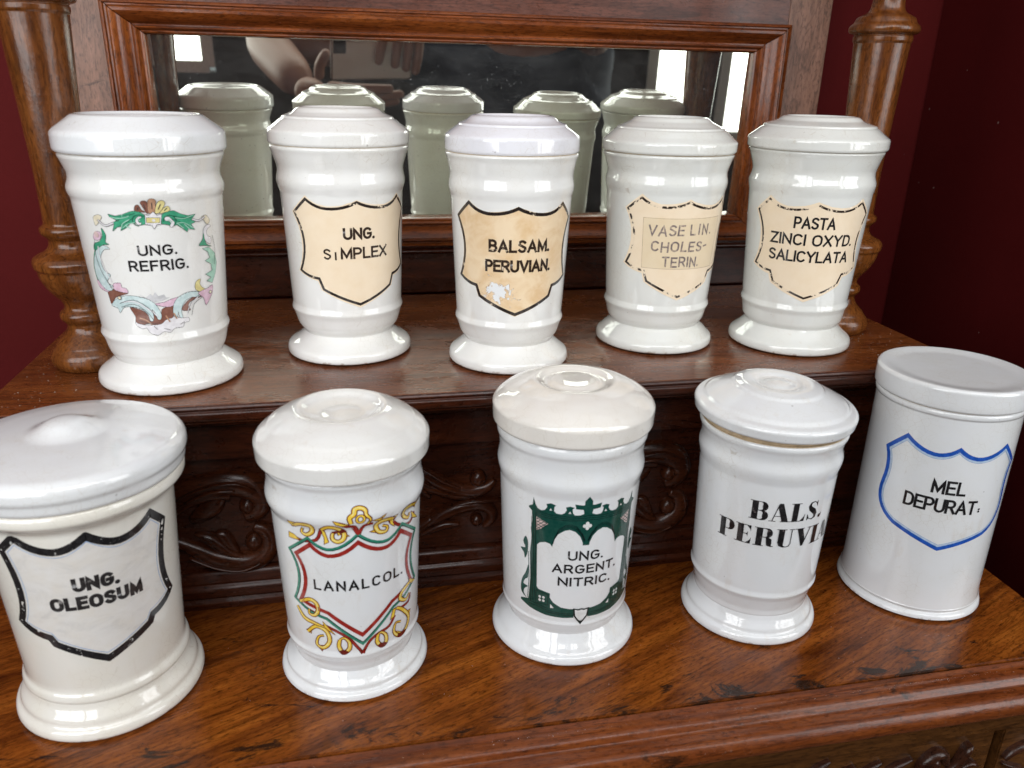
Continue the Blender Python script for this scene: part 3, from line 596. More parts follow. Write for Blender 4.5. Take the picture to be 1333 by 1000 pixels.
WINS = [(-1.95, -.62, .19, 1.45, 3, 3, WIN_L, 'bright small-paned window behind the photographer, left of the narrow casement'),
        (-.59, -.305, .288, 1.45, 1, 2, WIN_L, 'narrow bright casement reflected in the top left corner of the mirror'),
        (-.27, .775, .80, 1.55, 4, 2, WIN_C, 'high paned window above the photographer, mirrored on the feet of the front jars'),
        (.805, .955, .14, 1.45, 1, 2, WIN_R, 'tall narrow window light reflected beside the right end of the mirror'),
        (1.01, 2.35, .14, 1.45, 4, 3, WIN_R, 'bright wide window reflected as a white strip at the mirror\'s right edge')]
for w_ in WINS: window(*w_)
RZ0, RZ1 = -1.0, 1.7
xe = [-2.6]
for w_ in WINS:
    if w_[0]-.014 > xe[-1]+.0005: structure(box('wall', xe[-1], w_[0]-.0142, -.70, -.615, RZ0, RZ1, REAR))
    structure(box('wall', w_[0]-.014, w_[1]+.014, -.70, -.6152, RZ0, w_[2]-.0132, REAR)); structure(box('wall', w_[0]-.014, w_[1]+.014, -.70, -.6152, w_[3]+.0132, RZ1, REAR)); xe.append(w_[1]+.0142)
structure(box('wall', xe[-1], 3.0, -.70, -.615, RZ0, RZ1, REAR))

# ================================================================ the carved cabinet
XL, XR = -.2275, .4585
XC = (XL+XR)/2
cab = thing('sideboard', 'dark mahogany sideboard with stepped shelf, carved panels, turned columns and mirror back', 'sideboard', (XC, .5, 0))
def addc(o):
    o.matrix_parent_inverse = Matrix.Translation((-XC, -.5, 0)); return o
P_ = cab
# lower top board and its front moulding
addc(box('lower_shelf_board', -.275, .4915, .3592, .62, -.0225, 0, W_LOW, P_, bev=.0008))
addc(extrude_x('front_edge_moulding', [(.3585, -.0012, .0006), (.3545, -.0030, .001), (.3520, -.0030, .0008), (.3475, -.0040, .003), (.3445, -.0082, .002), (.3425, -.0088, .001), (.3350, -.0096, .004), (.3315, -.0165, .005), (.3325, -.0222, .0016), (.3370, -.0240, .001), (.3420, -.0248, .001), (.3585, -.0248)], -.285, .4985, W_EDGE, P_))
addc(box('frieze_rail', -.262, .478, .3455, .60, -.0478, -.0250, W_LOWP, P_, bev=.0006))
addc(box('frieze_panel', -.262, .4205, .3500, .60, -.110, -.0490, W_LOWP, P_, bev=.0004))
addc(box('panel_bead', -.262, .4203, .3488, .3505, -.0489, -.0480, W_LOWC, P_, bev=.0004))
addc(box('corner_block', .4258, .478, .3475, .60, -.110, -.0490, W_LOWP, P_, bev=.0010))
addc(box('carcass', -.262, .478, .355, .60, -.16, -.1105, W_DARK, P_))
# riser between the shelves
addc(extrude_x('riser_foot_moulding', [(.5075, 0.0003), (.5065, .0050, .001), (.5085, .0088, .0006), (.5072, .0100, .0006), (.5065, .0165, .003), (.5095, .0195, .001), (.5088, .0210, .001), (.5110, .0280, .002), (.5150, .0300), (.53, .0300), (.53, .0003)], -.2225, .4525, W_DARK, P_, n=1))
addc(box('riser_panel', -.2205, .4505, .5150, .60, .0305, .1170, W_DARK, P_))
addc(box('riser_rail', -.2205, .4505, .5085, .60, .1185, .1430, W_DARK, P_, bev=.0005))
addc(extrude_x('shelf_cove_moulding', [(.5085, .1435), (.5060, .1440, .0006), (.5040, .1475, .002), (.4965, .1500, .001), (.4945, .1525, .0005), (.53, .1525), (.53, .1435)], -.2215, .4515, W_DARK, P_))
addc(extrude_x('upper_shelf_board', [(.7490, .166), (.4892, .166, .0006), (.4892, .1535), (.7490, .1535)], XL, XR, W_UP, P_))
addc(extrude_x('shelf_nosing', [(.4888, .1658), (.4878, .1656, .0008), (.4866, .1638, .0008), (.4880, .1622, .0006), (.4862, .1608, .0012), (.4862, .1562, .002), (.4900, .1530, .001), (.4930, .1530), (.4930, .1534), (.4888, .1534)], XL, XR, W_DARK, P_))
# relief carving
BROAD = 1.0
def relief(name, paths, ox, y0, m, mirror=False, xm=XC):
    """half-round ribs: each path is (points (x, z, halfwidth, height)) standing on the plane y0"""
    vs = []; fs = []
    for pts in paths:
        if mirror: pts = [(2*xm-p[0], *p[1:]) for p in pts]
        q = []
        k = len(pts)
        for i in range(k-1):
            p = [pts[min(max(i+j, 0), k-1)] for j in (-1, 0, 1, 2)]
            for s in range(5):
                t = s/5; q.append(tuple(.5*(2*p[1][d]+(p[2][d]-p[0][d])*t+(2*p[0][d]-5*p[1][d]+4*p[2][d]-p[3][d])*t*t+(3*p[1][d]-p[0][d]-3*p[2][d]+p[3][d])*t**3) for d in range(4)))
        q.append(pts[-1]); n = len(q); b = len(vs)
        for i in range(n):
            a_, c_ = q[max(0, i-1)], q[min(n-1, i+1)]
            t = Vector((c_[0]-a_[0], c_[1]-a_[1])); t.normalize(); nn = (-t.y, t.x); x, z, hw, h = q[i]
            hw = max(hw*(BROAD if len(pts) != 5 or pts[0][2] > .0012 else 1.12), .0003); h *= 1.1
            for j in range(7):
                a = PI*j/6
                vs.append((x+nn[0]*hw*math.cos(a), y0+.0006-(h+.0006)*math.sin(a)**.8, z+nn[1]*hw*math.cos(a)))
        for i in range(n-1):
            for j in range(6):
                a = b+i*7+j; fs.append((a, a+1, a+8, a+7))
        fs.append(tuple(b+j for j in range(7))); fs.append(tuple(b+(n-1)*7+j for j in range(7)))
    o = mesh(name, vs, fs, m, P_)
    bm = bmesh.new(); bm.from_mesh(o.data); bmesh.ops.recalc_face_normals(bm, faces=bm.faces); bm.to_mesh(o.data); bm.free()
    for p in o.data.polygons: p.use_smooth = True
    return addc(o)
def button(x, z, r, y0, h): return [(x-r*.98, z, r*.15, h*.2), (x-r*.7, z, r*.7, h*.75), (x, z, r, h), (x+r*.7, z, r*.7, h*.75), (x+r*.98, z, r*.15, h*.2)]
YR = .5150
def scrollA(s):
    """pair of hooked acanthus volutes; s shifts it sideways"""
    f = lambda L_: [(a+s, b, c, d) for a, b, c, d in L_]
    return [f([(-.134, .0790, .003, .003), (-.120, .0900, .0065, .005), (-.1005, .0965, .0060, .006), (-.0840, .0965, .0062, .007), (-.0735, .0905, .0062, .007), (-.0700, .0815, .0052, .006), (-.0745, .0735, .0042, .0055), (-.0820, .0705, .0030, .004)]),
            f([(-.1300, .0740, .001, .003), (-.1160, .0850, .0020, .0045), (-.1000, .0895, .0030, .0050), (-.0900, .0885, .0026, .0050)]),
            f([(-.1180, .0700, .002, .003), (-.1060, .0775, .0045, .004), (-.0980, .0850, .0035, .004), (-.0930, .0880, .001, .003)]),
            f([(-.130, .0850, .0006, .006), (-.117, .0935, .0009, .0085), (-.100, .0995, .0010, .0095), (-.084, .1000, .0009, .0095), (-.072, .0935, .0006, .008)]), f([(-.127, .0800, .0006, .006), (-.114, .0895, .0009, .0085), (-.099, .0945, .0010, .0090), (-.086, .0940, .0006, .008)]), f([(-.122, .0430, .0006, .006), (-.105, .0345, .0009, .0085), (-.088, .0305, .0010, .0090), (-.074, .0350, .0006, .0080)]),
            f(button(-.0795, .0790, .0062, YR, .0065)),
            f([(-.1310, .0560, .002, .004), (-.1180, .0470, .0035, .005), (-.1040, .0370, .0050, .006), (-.0880, .0330, .0050, .006), (-.0745, .0370, .0050, .006), (-.0672, .0470, .0045, .006), (-.0690, .0575, .0036, .005), (-.0770, .0625, .0020, .004)]),
            f([(-.1170, .0600, .001, .003), (-.1080, .0555, .0040, .005), (-.1000, .0480, .0045, .0055), (-.0930, .0420, .0030, .005), (-.0840, .0385, .001, .004)]),
            f([(-.1030, .0590, .001, .003), (-.0985, .0560, .0030, .004), (-.0940, .0480, .0028, .004), (-.0890, .0430, .001, .003)]),
            f(button(-.0775, .0500, .0068, YR, .0065))]
def scrollB(s):
    f = lambda L_: [(a+s, b, c, d) for a, b, c, d in L_]
    return [f([(.0360, .0990, .002, .004), (.0500, .0895, .0036, .005), (.0650, .0810, .0040, .0055), (.0790, .0765, .0036, .005), (.0900, .0790, .0028, .005), (.0960, .0850, .0015, .004)]),
            f([(.0400, .1000, .0007, .003), (.0560, .0890, .0012, .0065), (.0700, .0815, .0010, .006)]),
            f([(.0420, .0830, .001, .003), (.0560, .0790, .003, .004), (.0720, .0740, .003, .004), (.0860, .0735, .001, .003)]),
            f(button(.0838, .0870, .0066, YR, .0065)),
            f([(.0400, .0480, .001, .003), (.0520, .0560, .0030, .005), (.0660, .0625, .0032, .0055), (.0830, .0650, .0030, .0055), (.0930, .0600, .0028, .005), (.0940, .0510, .0022, .004), (.0880, .0450, .001, .003)]),
            f([(.0640, .0660, .0008, .004), (.0800, .0690, .0014, .006), (.1020, .0680, .0010, .004)]),
            f([(.0380, .0430, .001, .003), (.0560, .0490, .0022, .004), (.0700, .0500, .001, .003)]),
            f(button(.0828, .0520, .0050, YR, .0055))]
BROAD = 1.7
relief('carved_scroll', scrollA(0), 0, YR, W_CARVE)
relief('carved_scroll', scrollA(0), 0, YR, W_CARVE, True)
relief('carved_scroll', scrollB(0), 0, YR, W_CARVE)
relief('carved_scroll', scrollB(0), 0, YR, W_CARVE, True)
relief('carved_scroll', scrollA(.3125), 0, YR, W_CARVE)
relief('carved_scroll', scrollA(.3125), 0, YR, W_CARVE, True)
BROAD = 1.0
YF = .3500
low = [[(.3655, -.0790, .003, .005), (.3660, -.0700, .0040, .006), (.3735, -.0620, .0040, .007), (.3810, -.0640, .0036, .006), (.3835, -.0720, .0030, .005)],
       button(.3745, -.0715, .0055, YF, .006),
       [(.3860, -.0850, .003, .004), (.3935, -.0740, .0034, .006), (.3975, -.0610, .0024, .007), (.4005, -.0575, .0008, .005)],
       [(.3990, -.0800, .001, .003), (.4060, -.0762, .002, .005), (.4110, -.0790, .001, .004)],
       [(.3250, -.0850, .002, .003), (.3420, -.0700, .0025, .005), (.3570, -.0640, .0010, .003)],
       [(.3130, -.0820, .002, .003), (.3230, -.0690, .0035, .005), (.3330, -.0625, .0010, .003)],
       [(.2930, -.0800, .002, .003), (.3040, -.0680, .0035, .005), (.3130, -.0625, .0010, .003)],
       [(.2760, -.0700, .002, .003), (.2850, -.0600, .0035, .005), (.2930, -.0540, .0010, .003)]]
for q in low: relief('carved_leaf', [q], 0, YF, W_LOWC)
relief('carved_leaf', [[(.4300, -.0750, .002, .004), (.4360, -.0680, .0030, .005), (.4480, -.0640, .0030, .005), (.4560, -.0700, .002, .004)], [(.4300, -.0790, .001, .003), (.4380, -.0830, .002, .004), (.4480, -.0860, .001, .003)]], 0, .3475, W_LOWC)

# back: stiles, rails, mitred picture moulding, bevelled mirror
YB = .753
FX0, FX1, FZ0, FZ1 = -.1855, .4170, .2135, .4155           # outside of the moulding
MX0, MX1, MZ0, MZ1 = -.1545, .3830, .2400, .3905           # mirror opening
addc(box('back_stile', XL-.004, FX0, YB, YB+.018, HS+.0006, .60, W_BACKV, P_, bev=.0005))
addc(box('back_stile', FX1, .4605, YB, YB+.018, HS+.0006, .60, W_BACKV, P_, bev=.0005))
addc(box('top_rail', FX0+.0003, FX1-.0003, YB+.0004, YB+.018, FZ1, .60, W_BACKH, P_))
addc(box('bottom_rail', FX0+.0003, FX1-.0003, YB+.003, YB+.018, HS+.0006, FZ0, W_DARK, P_))
addc(extrude_x('ledge_moulding', [(.7525, .2045), (.7490, .2055, .001), (.7470, .2080, .001), (.7500, .2118, .001), (.7480, .2130), (.756, .2130), (.756, .2045)], FX0+.0005, FX1-.0005, W_DARK, P_))
# moulding section: (inward distance 0..1, proud height)
SEC = [(0, .0005), (.0, .0075), (.05, .0095), (.10, .0100), (.13, .0086), (.17, .0086), (.20, .0112), (.25, .0125), (.34, .0125), (.46, .0108), (.58, .0070), (.66, .0050), (.70, .0045), (.74, .0045), (.77, .0066), (.81, .0072), (.85, .0060), (.88, .0044), (.93, .0048), (.97, .0040), (1.0, .0010), (1.0, -.010)]
def mitre(name, A, B, a, b, m):
    vs = []; fs = []
    for (t, h) in SEC:
        for (o_, i_) in ((A, a), (B, b)):
            vs.append((o_[0]+(i_[0]-o_[0])*t, YB-h*1.15, o_[1]+(i_[1]-o_[1])*t))
    for i in range(len(SEC)-1): fs.append((2*i, 2*i+1, 2*i+3, 2*i+2))
    o = mesh(name, vs, fs, m, P_); o.data.update()
    return addc(sharp(o, 28))
e = .0004
mitre('frame_moulding', (FX0+e, FZ1), (FX1-e, FZ1), (MX0+e, MZ1), (MX1-e, MZ1), W_FRAMEH)
mitre('frame_moulding', (FX1-e, FZ0), (FX0+e, FZ0), (MX1-e, MZ0), (MX0+e, MZ0), W_FRAMEH)
mitre('frame_moulding', (FX0, FZ0+e), (FX0, FZ1-e), (MX0, MZ0+e), (MX0, MZ1-e), W_FRAMEV)
mitre('frame_moulding', (FX1, FZ1-e), (FX1, FZ0+e), (MX1, MZ1-e), (MX1, MZ0+e), W_FRAMEV)
mm, nt, p = new_mat('old_silvered_mirror')
p.inputs['Metallic'].default_value = 1; p.inputs['Base Color'].default_value = (.86, .90, .78, 1); p.inputs['Roughness'].default_value = .012
tc = nt.nodes.new('ShaderNodeTexCoord').outputs['Object']
dn = noise(nt, tc, 520, 2, .6); sm = noise(nt, mapping(nt, tc, sc=(1, 1, 2)), 20, 5, .7)
du = N(nt, 'ShaderNodeBsdfDiffuse'); du.inputs[0].default_value = (.42, .43, .42, 1)
ms = nt.nodes.new('ShaderNodeMixShader'); L(nt, p.outputs[0], ms.inputs[1]); L(nt, du.outputs[0], ms.inputs[2])
fa = N(nt, 'ShaderNodeMath', operation='ADD'); L(nt, thresh(nt, dn, .68, .76, 0, .35), fa.inputs[0]); L(nt, thresh(nt, sm, .40, .75, .03, .085), fa.inputs[1])
L(nt, fa.outputs[0], ms.inputs[0]); L(nt, ms.outputs[0], nt.nodes['Material Output'].inputs[0])
LEAN = math.radians(1.9)
cz = (MZ0+MZ1)/2; hh = (MZ1-MZ0)/2+.002; bw = .0050; x0, x1 = MX0-.002, MX1+.002
def mp(x, dz, dy): return (x, YB+.0030+dy-dz*math.sin(LEAN), cz+dz*math.cos(LEAN))
vs = [mp(x0, -hh, .0003), mp(x1, -hh, .0003), mp(x1, hh, .0003), mp(x0, hh, .0003), mp(x0+bw, -hh+.001, 0), mp(x1-bw, -hh+.001, 0), mp(x1-bw, hh-.002, 0), mp(x0+bw, hh-.002, 0)]
addc(mesh('mirror', vs, [(4, 5, 6, 7), (0, 1, 5, 4), (1, 2, 6, 5), (2, 3, 7, 6), (3, 0, 4, 7)], mm, P_, smooth=False))
# turned columns
COLP = [(0, 0), (.0235, 0, .001), (.0265, .0045, .004), (.0262, .0105, .004), (.0225, .0150, .002), (.0218, .0162, .0008), (.0205, .0180, .002), (.0150, .0235, .004), (.0128, .0275, .002), (.0126, .0305, .001), (.0138, .0318, .0008), (.0162, .0345, .0025), (.0160, .0385, .0025), (.0130, .0408, .001), (.0122, .0430, .002), (.0135, .0470, .003), (.0195, .0540, .006), (.0240, .0630, .006), (.0248, .0690, .0015), (.0264, .0705, .001), (.0268, .0752, .0018), (.0250, .0775, .001), (.0242, .0782, .0008), (.0175, .0815, .004), (.0148, .0850, .002), (.0146, .0890, .001), (.0160, .0905, .0006), (.0190, .0935, .0025), (.0188, .0972, .002), (.0162, .0988, .0008), (.0158, .1000, .001), (.0158, .1200), (.0160, .1341), (.0176, .1729), (.0203, .2270, .0008), (.0208, .2276, .0005), (.0212, .2285, .0004), (.0214, .2315, .0008), (.0206, .2322, .0006), (.0212, .2330, .0005), (.0252, .2342, .0022), (.0256, .2385, .003), (.0222, .2412, .0012), (.0215, .2432, .001), (.0205, .2450, .0015), (.0125, .2490, .003), (.0112, .2560, .003), (.0118, .2660, .002), (.0180, .2690, .002), (.0185, .2740, .002), (.0120, .2790, .002), (.0160, .2950, .006), (.0175, .3200), (.0150, .3600), (.0145, .4260, .002), (.0200, .4290, .002), (.0200, .4330), (0, .4332)]
for k, (x, y) in enumerate(((-.1835, .583), (.4075, .5905))):
    o = lathe('turned_column', COLP, W_COL, P_, 72); o.location = (x, y, HS+.0004); o.matrix_parent_inverse = Matrix.Translation((-XC, -.5, 0))
    o.rotation_euler.z = k*1.3
    o['label'] = ('tapering turned column behind the jar with the rococo frame', 'tapering turned column at the right end of the upper shelf')[k]

# ================================================================ the jars
def az_of(x, y, off):
    return math.atan2(-y, -x)+math.radians(off)
def body_foot(t, pr, mat, matf, lipz, segs=112):
    """pr: dict of measured radii (metres) and heights"""
    rf, (rw, zw) = pr['foot'], pr['waist']
    fz = pr.get('fz', .0062)
    lathe('foot', [(0, .0012), (rf-.006, .0008), (rf-.0035, 0, .001), (rf-.0004, .0014, .0014), (rf, fz*.6, .0018), (rf-.0006, fz+.0012, .0018), (rf-.0035, fz+.0035, .002)]+pr.get('cove', [(rw+.0050, fz+.0062, .003), (rw+.0012, zw-.0018, .0022)])+[(rw, zw)], matf, t, segs, wob=.0015)
    pts = [(rw, zw)]+pr['body']
    lathe('body', pts+[(pts[-1][0]-.0012, lipz, .0008), (pts[-1][0]-.005, lipz, .001), (pts[-1][0]-.006, lipz-.006), (0, lipz-.007)], mat, t, segs, wob=.0015)
    return pts
def std_body(d):
    """waist, round underside, lower bead, straight side, upper bead, cove and lip"""
    rw, zw = d['waist']; bc, lr, bb, bt, rd, nk, lp = d['bc'], d['lr'], d['bb'], d['bt'], d['ridge'], d['neck'], d['lip']
    return [(rw+.0002, zw+.0010, .0006), (bc[0]-.0010, bc[1]-.0022, .003), (lr[0]-.0012, lr[1]-.0040, .004), (lr[0]-.0003, lr[1]-.0018, .001), (lr[0]+.0004, lr[1], .0010), (lr[0]-.0001, lr[1]+.0018, .0009), (bb[0]-.0001, bb[1]+.0002, .0008),
            (bb[0]+(bt[0]-bb[0])*.1, bb[1]+(bt[1]-bb[1])*.1), (bt[0]-.0002, bt[1]-.0004, .0012), (rd[0]-.0002, rd[1]-.0022, .0016), (rd[0]+.0001, rd[1]+.0010, .0022), (nk[0]-.0002, nk[1]+.0006, .0045), (lp[0]-.0012, lp[1]-.0010, .005), (lp[0], lp[1]+.0018, .0018), (lp[0], d['lipz']-.001)]
JARS = {}
def make_jar(key, label, X, Y, z0, az_off, d, mats, lid, seg=112):
    t = thing('apothecary_jar', label, 'jar', (X, Y, z0+.0003), 0, 'white porcelain apothecary jars')
    pts = body_foot(t, d, mats[0], mats[1], d['lipz'])
    l = lathe('lid', lid, mats[2], t, 112, wob=.001)
    lr_ = pts[-1][0]; lathe('rim', [(lr_-.0045, d['lipz']-.0004), (lr_-.0011, d['lipz']-.0004, .0003), (lr_-.0009, d['lipz']+.0004, .0003), (lr_-.0045, d['lipz']+.0006)], BISQUE, t, 96)
    wr = Wrap([p[:2] for p in pts], az_of(X, Y, az_off))
    JARS[key] = t
    return t, wr, l
def lid_stepped(rb, zb, rs, zs, r2, z2, rt, zt, dish=.0022):
    return [(0, zb+.003), (rb-.008, zb+.003), (rb-.007, zb, .0006), (rb-.0008, zb, .0005), (rb, zb+.0012, .0008), (rs, zs-.0004, .0016), (rs-.0045, zs+.0030, .0015), (r2+.0018, z2-.0014, .0010), (r2+.0004, z2-.0006, .0004), (r2, z2+.0006, .0008), (r2-.0030, z2+.0016, .001), (rt+.0030, zt-.0030, .0012), (rt, zt-.0004, .0014), (rt-.0028, zt+.0004, .0010), (rt-.0050, zt-dish*.7, .0016), (rt-.0090, zt-dish, .001), (0, zt-dish*.8)]
# --- back row
d = dict(foot=.0466, waist=(.0345, .0177), bc=(.0378, .0250), lr=(.0400, .0355), bb=(.0394, .0395), bt=(.0449, .1225), ridge=(.0463, .1276), neck=(.0441, .1350), lip=(.0481, .1450), lipz=.1492)
d['body'] = std_body(d)
t, wr, l = make_jar('refrig', 'white jar lettered UNG. REFRIG. in a green and pink rococo frame', -.1243, .5519, HS, 0, d, (PO_WHITE, PO_WHITE, PO_COOL),
    [(0, .1525), (.0430, .1525), (.0440, .1495, .0006), (.0494, .1495, .0008), (.0504, .1512, .0012), (.0504, .1600, .0022), (.0490, .1622, .002), (.0375, .1706, .0016), (.0350, .1712, .001), (.0325, .1692, .002), (.0200, .1684, .002), (0, .1684)])
dd = Decal(wr)
OUT = (.035, .03, .03)
OUTM = printed('ornament_outline', (.05, .045, .045))
order = [('crown', 'grey'), ('shell', 'white'), ('brownB', 'brown'), ('pinkB', 'pink'), ('brownR', 'brown'), ('blueR', 'blue'), ('bluesweep', 'blue'), ('brownLL', 'brown'), ('creamLL', 'pink'), ('greenL2', 'green'), ('pinkLL', 'pink'), ('blueL', 'blue'), ('greenL', 'green'), ('pinkC', 'pink'), ('knobL', 'cream'), ('knobR', 'cream'), ('whiteR', 'white'), ('greenR2', 'green'), ('greenR', 'lgreen'), ('yellowR', 'yellow'), ('lilacR', 'pink'), ('leafL', 'green'), ('leafR', 'green'), ('curlL', 'white'), ('curlR', 'white'), ('p1', 'brown'), ('p2', 'brown'), ('p5', 'yellow'), ('p3', 'tan'), ('p4', 'yellow'), ('star', 'white'), ('starc', 'yellow')]
spiky = {'star', 'starc', 'crown', 'leafL', 'leafR', 'greenR'}
for k, c in order:
    q = smooth_poly(REF[k], n=3) if k not in spiky else REF[k]
    if k != 'crown': dd.line(q, .42, OUTM, closed=True, step=3)
    dd.fill(q, OC[c], step=3)
def vein(p, m, wd=.35): dd.line(smooth_poly(p, False, 3), wd, m, step=3)
DKG = printed('ornament_dark_green', (.02, .12, .07))
for p in ([(-20, 112), (-14, 114.5), (-8.5, 116.8)], [(-18.5, 108.5), (-14, 111.2), (-10, 113.8)], [(-21, 115), (-16, 115), (-11, 116.5)]): vein(p, DKG)
for p in ([(21.5, 112), (15, 113), (9, 115)], [(20.5, 107), (15, 110), (10, 112.5)]): vein(p, DKG)
for p in ([(-12, 107.8), (-14.8, 109.6)], [(-17.2, 107.5), (-16, 110.5), (-12, 113)], [(16.5, 106), (13, 109.5)], [(20, 105.2), (17, 108.5)], [(-6.5, 112.2), (-7.7, 113.6)], [(8.4, 112.2), (10.2, 110.5)]): vein(p, OC['lgreen'], .5)
for cu, cv, a0 in ((-6.9, 112.4, 40), (9.0, 111.4, -40)):
    vein([(cu+math.cos(math.radians(a0+k*32))*3.5, cv+math.sin(math.radians(a0+k*32))*3.3) for k in range(8)], DKG, .55)
for p in ([(-22.5, 114.3), (-17, 113.6), (-12, 115)], [(-16.3, 108), (-13.5, 110.2), (-9.5, 111.2)], [(23.2, 113.5), (17, 112), (12, 113)], [(22.4, 105.6), (17, 109.3), (12.5, 109.6)]): vein(p, OC['lgreen'], .4)
for p in ([(-34.8, 96), (-35.4, 90), (-33.4, 82), (-30, 74)], [(-25.5, 61.4), (-17, 62), (-9.5, 57), (-4.6, 52)], [(21.5, 61.6), (15.8, 57), (13, 51)]): vein(p, OC['white'], .7)
for p in ([(-16, 51.5), (-12, 50), (-9, 47)], [(0, 52.5), (2, 48)], [(5, 53.5), (6.5, 49.5)]): vein(p, OC['tan'], .8)
for p in ([(-7, 118.5), (-6.4, 120.2)], [(-2.9, 119), (-3.4, 122)], [(.6, 119), (.7, 122.8)], [(3.6, 118.5), (5.2, 121.6)], [(6.6, 117.6), (8.4, 119.2)]): vein(p, OUTM, .5)
for p in ([(-30.8, 112.3), (-26.5, 109), (-21, 111)], [(31, 111.5), (26.5, 109.6), (22, 111)]):
    vein(p, OUTM, 1.25); vein(p, OC['white'], .75)
for p in ([(-36.5, 100), (-38.5, 90), (-36.5, 80), (-31, 70)], [(-27.5, 60.5), (-18, 63.2), (-10, 58.5), (-5.2, 51)], [(-27, 58), (-18, 60.5), (-11, 55.5), (-7.6, 50)], [(23, 62.8), (17, 59.5), (13.7, 52)], [(24.5, 60.8), (18.5, 57.5), (16.2, 50.5)], [(-17, 50), (-11, 47.8), (-4, 48)], [(36.5, 99), (38.5, 90), (37.2, 80)], [(-2, 44), (2, 42.5)], [(8, 45.5), (11, 47)], [(-8, 46), (-6, 43.5)]): vein(p, OUTM, .28)
dd.fill([(x-34.0, y+103.2) for x, y in arc(0, 0, 1.7, 1.9, 0, 330, 11)], ROSE)
for (u, v) in ((-26.8, 64.2), (31.5, 62.8)):
    dd.fill([(x+u, y+v) for x, y in arc(0, 0, 1.4, 1.3, 0, 330, 11)], OUTM); dd.fill([(x+u, y+v) for x, y in arc(0, 0, 1.0, .9, 0, 330, 11)], OC['cream'])
dd.fill([(x+.6, y+112.2) for x, y in arc(0, 0, .9, .8, 0, 330, 11)], OC['white'])
dd.build('rococo_frame', t)
dd = Decal(wr, .0002)
text(dd, 'UNG.', -10.5, 11.2, 90.8, 97.3, 1.2, BLACK); text(dd, 'REFRIG.', -17, 17.3, 81.2, 88.0, 1.2, BLACK); dd.build('lettering', t)

def back_jar(key, label, X, Y, az, d, mats, lid, lab_m, line_m, deg=0, inset=1.9, lw=1.9):
    d['body'] = std_body(d)
    t, wr, l = make_jar(key, label, X, Y, HS, az, d, mats, lid)
    q = rot_path(shield_a(.6), deg)
    # slightly irregular cut edge of the paper
    q = [(x+random.uniform(-.18, .18), y+random.uniform(-.18, .18)) for x, y in q]
    e_ = Decal(wr, .00010); e_.fill(q, lab_m, step=2.0); lab = e_.build('label', t)
    e_ = Decal(wr, .00016); e_.line(rot_path(shield_a(-inset+.6), deg), lw, line_m, closed=True, step=1.5); e_.build('label_border', lab)
    return t, wr, lab
def uoff(rm, u): return math.degrees(u*.001/rm)
d = dict(foot=.0462, waist=(.0331, .0178), bc=(.0379, .0252), lr=(.0405, .0357), bb=(.0400, .0398), bt=(.0433, .1200), ridge=(.0450, .1268), neck=(.0437, .1345), lip=(.0481, .1470), lipz=.1512)
t, wr, lab = back_jar('simplex', 'white jar with a cream shield label reading UNG. SIMPLEX', -.0034, .5935, uoff(.0418, 9), d, (PO_WHITE, PO_WHITE, PO_WHITE),
    lid_stepped(.0488, .1514, .0489, .1608, .0380, .1688, .0280, .1752), LB_A, BLACKW, inset=1.8)
dd = Decal(wr, .0002); text(dd, 'UNG.', -10.0, 12.0, 90.6, 98.8, 1.7, BROWNT, gap=.26); text(dd, 'S', -24.2, -18.6, 76.8, 84.4, 1.3, BROWNT); text(dd, 'i', -16.2, -15.2, 76.6, 83.4, 1.2, BROWNT); 
text(dd, 'MPLEX', -12.2, 22.2, 77.2, 85.4, 1.5, BROWNT, gap=.24); dd.build('lettering', lab)
d = dict(foot=.0445, waist=(.0327, .0176), bc=(.0369, .0243), lr=(.0393, .0335), bb=(.0387, .0372), bt=(.0428, .1208), ridge=(.0440, .1266), neck=(.0430, .1336), lip=(.0461, .1458), lipz=.1494)
t, wr, lab = back_jar('balsam', 'white jar with a brown-stained, flaking shield label reading BALSAM. PERUVIAN.', .1131, .5558, uoff(.0410, 4.7), d, (PO_WHITE, PO_WHITE, PO_LID),
    lid_stepped(.0464, .1497, .0464, .1604, .0370, .1670, .0285, .1728), LB_ST, BLACKW, deg=-.5, inset=1.2, lw=2.2)
dd = Decal(wr, .0002); text(dd, 'BALSAM.', -19.3, 23.6, 86.9, 95.6, 1.75, BROWNT, gap=.27); text(dd, 'PERUVIAN.', -21.9, 25.2, 73.4, 81.9, 1.75, BROWNT, gap=.27); dd.build('lettering', lab)
d = dict(foot=.0466, waist=(.0357, .0175), bc=(.0392, .0238), lr=(.0411, .0330), bb=(.0404, .0370), bt=(.0449, .1200), ridge=(.0460, .1262), neck=(.0448, .1330), lip=(.0486, .1436), lipz=.1476)
t, wr, lab = back_jar('vaselin', 'white jar whose cream label carries a patch pencilled VASELIN. CHOLESTERIN.', .2397, .5854, uoff(.0428, 18), d, (PO_GREY, PO_GREY, PO_GREY),
    lid_stepped(.0500, .1480, .0502, .1560, .0395, .1645, .0270, .1722, dish=.0032), LB_A, BLACKW2, deg=-1.5, inset=2.2, lw=1.7)
e_ = Decal(wr, .00022); q = rot_path([(-30.8, 66.5), (-31.4, 103.6), (32, 103.8), (30.5, 66.2)], 0); e_.fill(q, LB_PATCH, 2.0); e_.line(q, .35, FAINT, closed=True); pt = e_.build('paper_patch', lab)
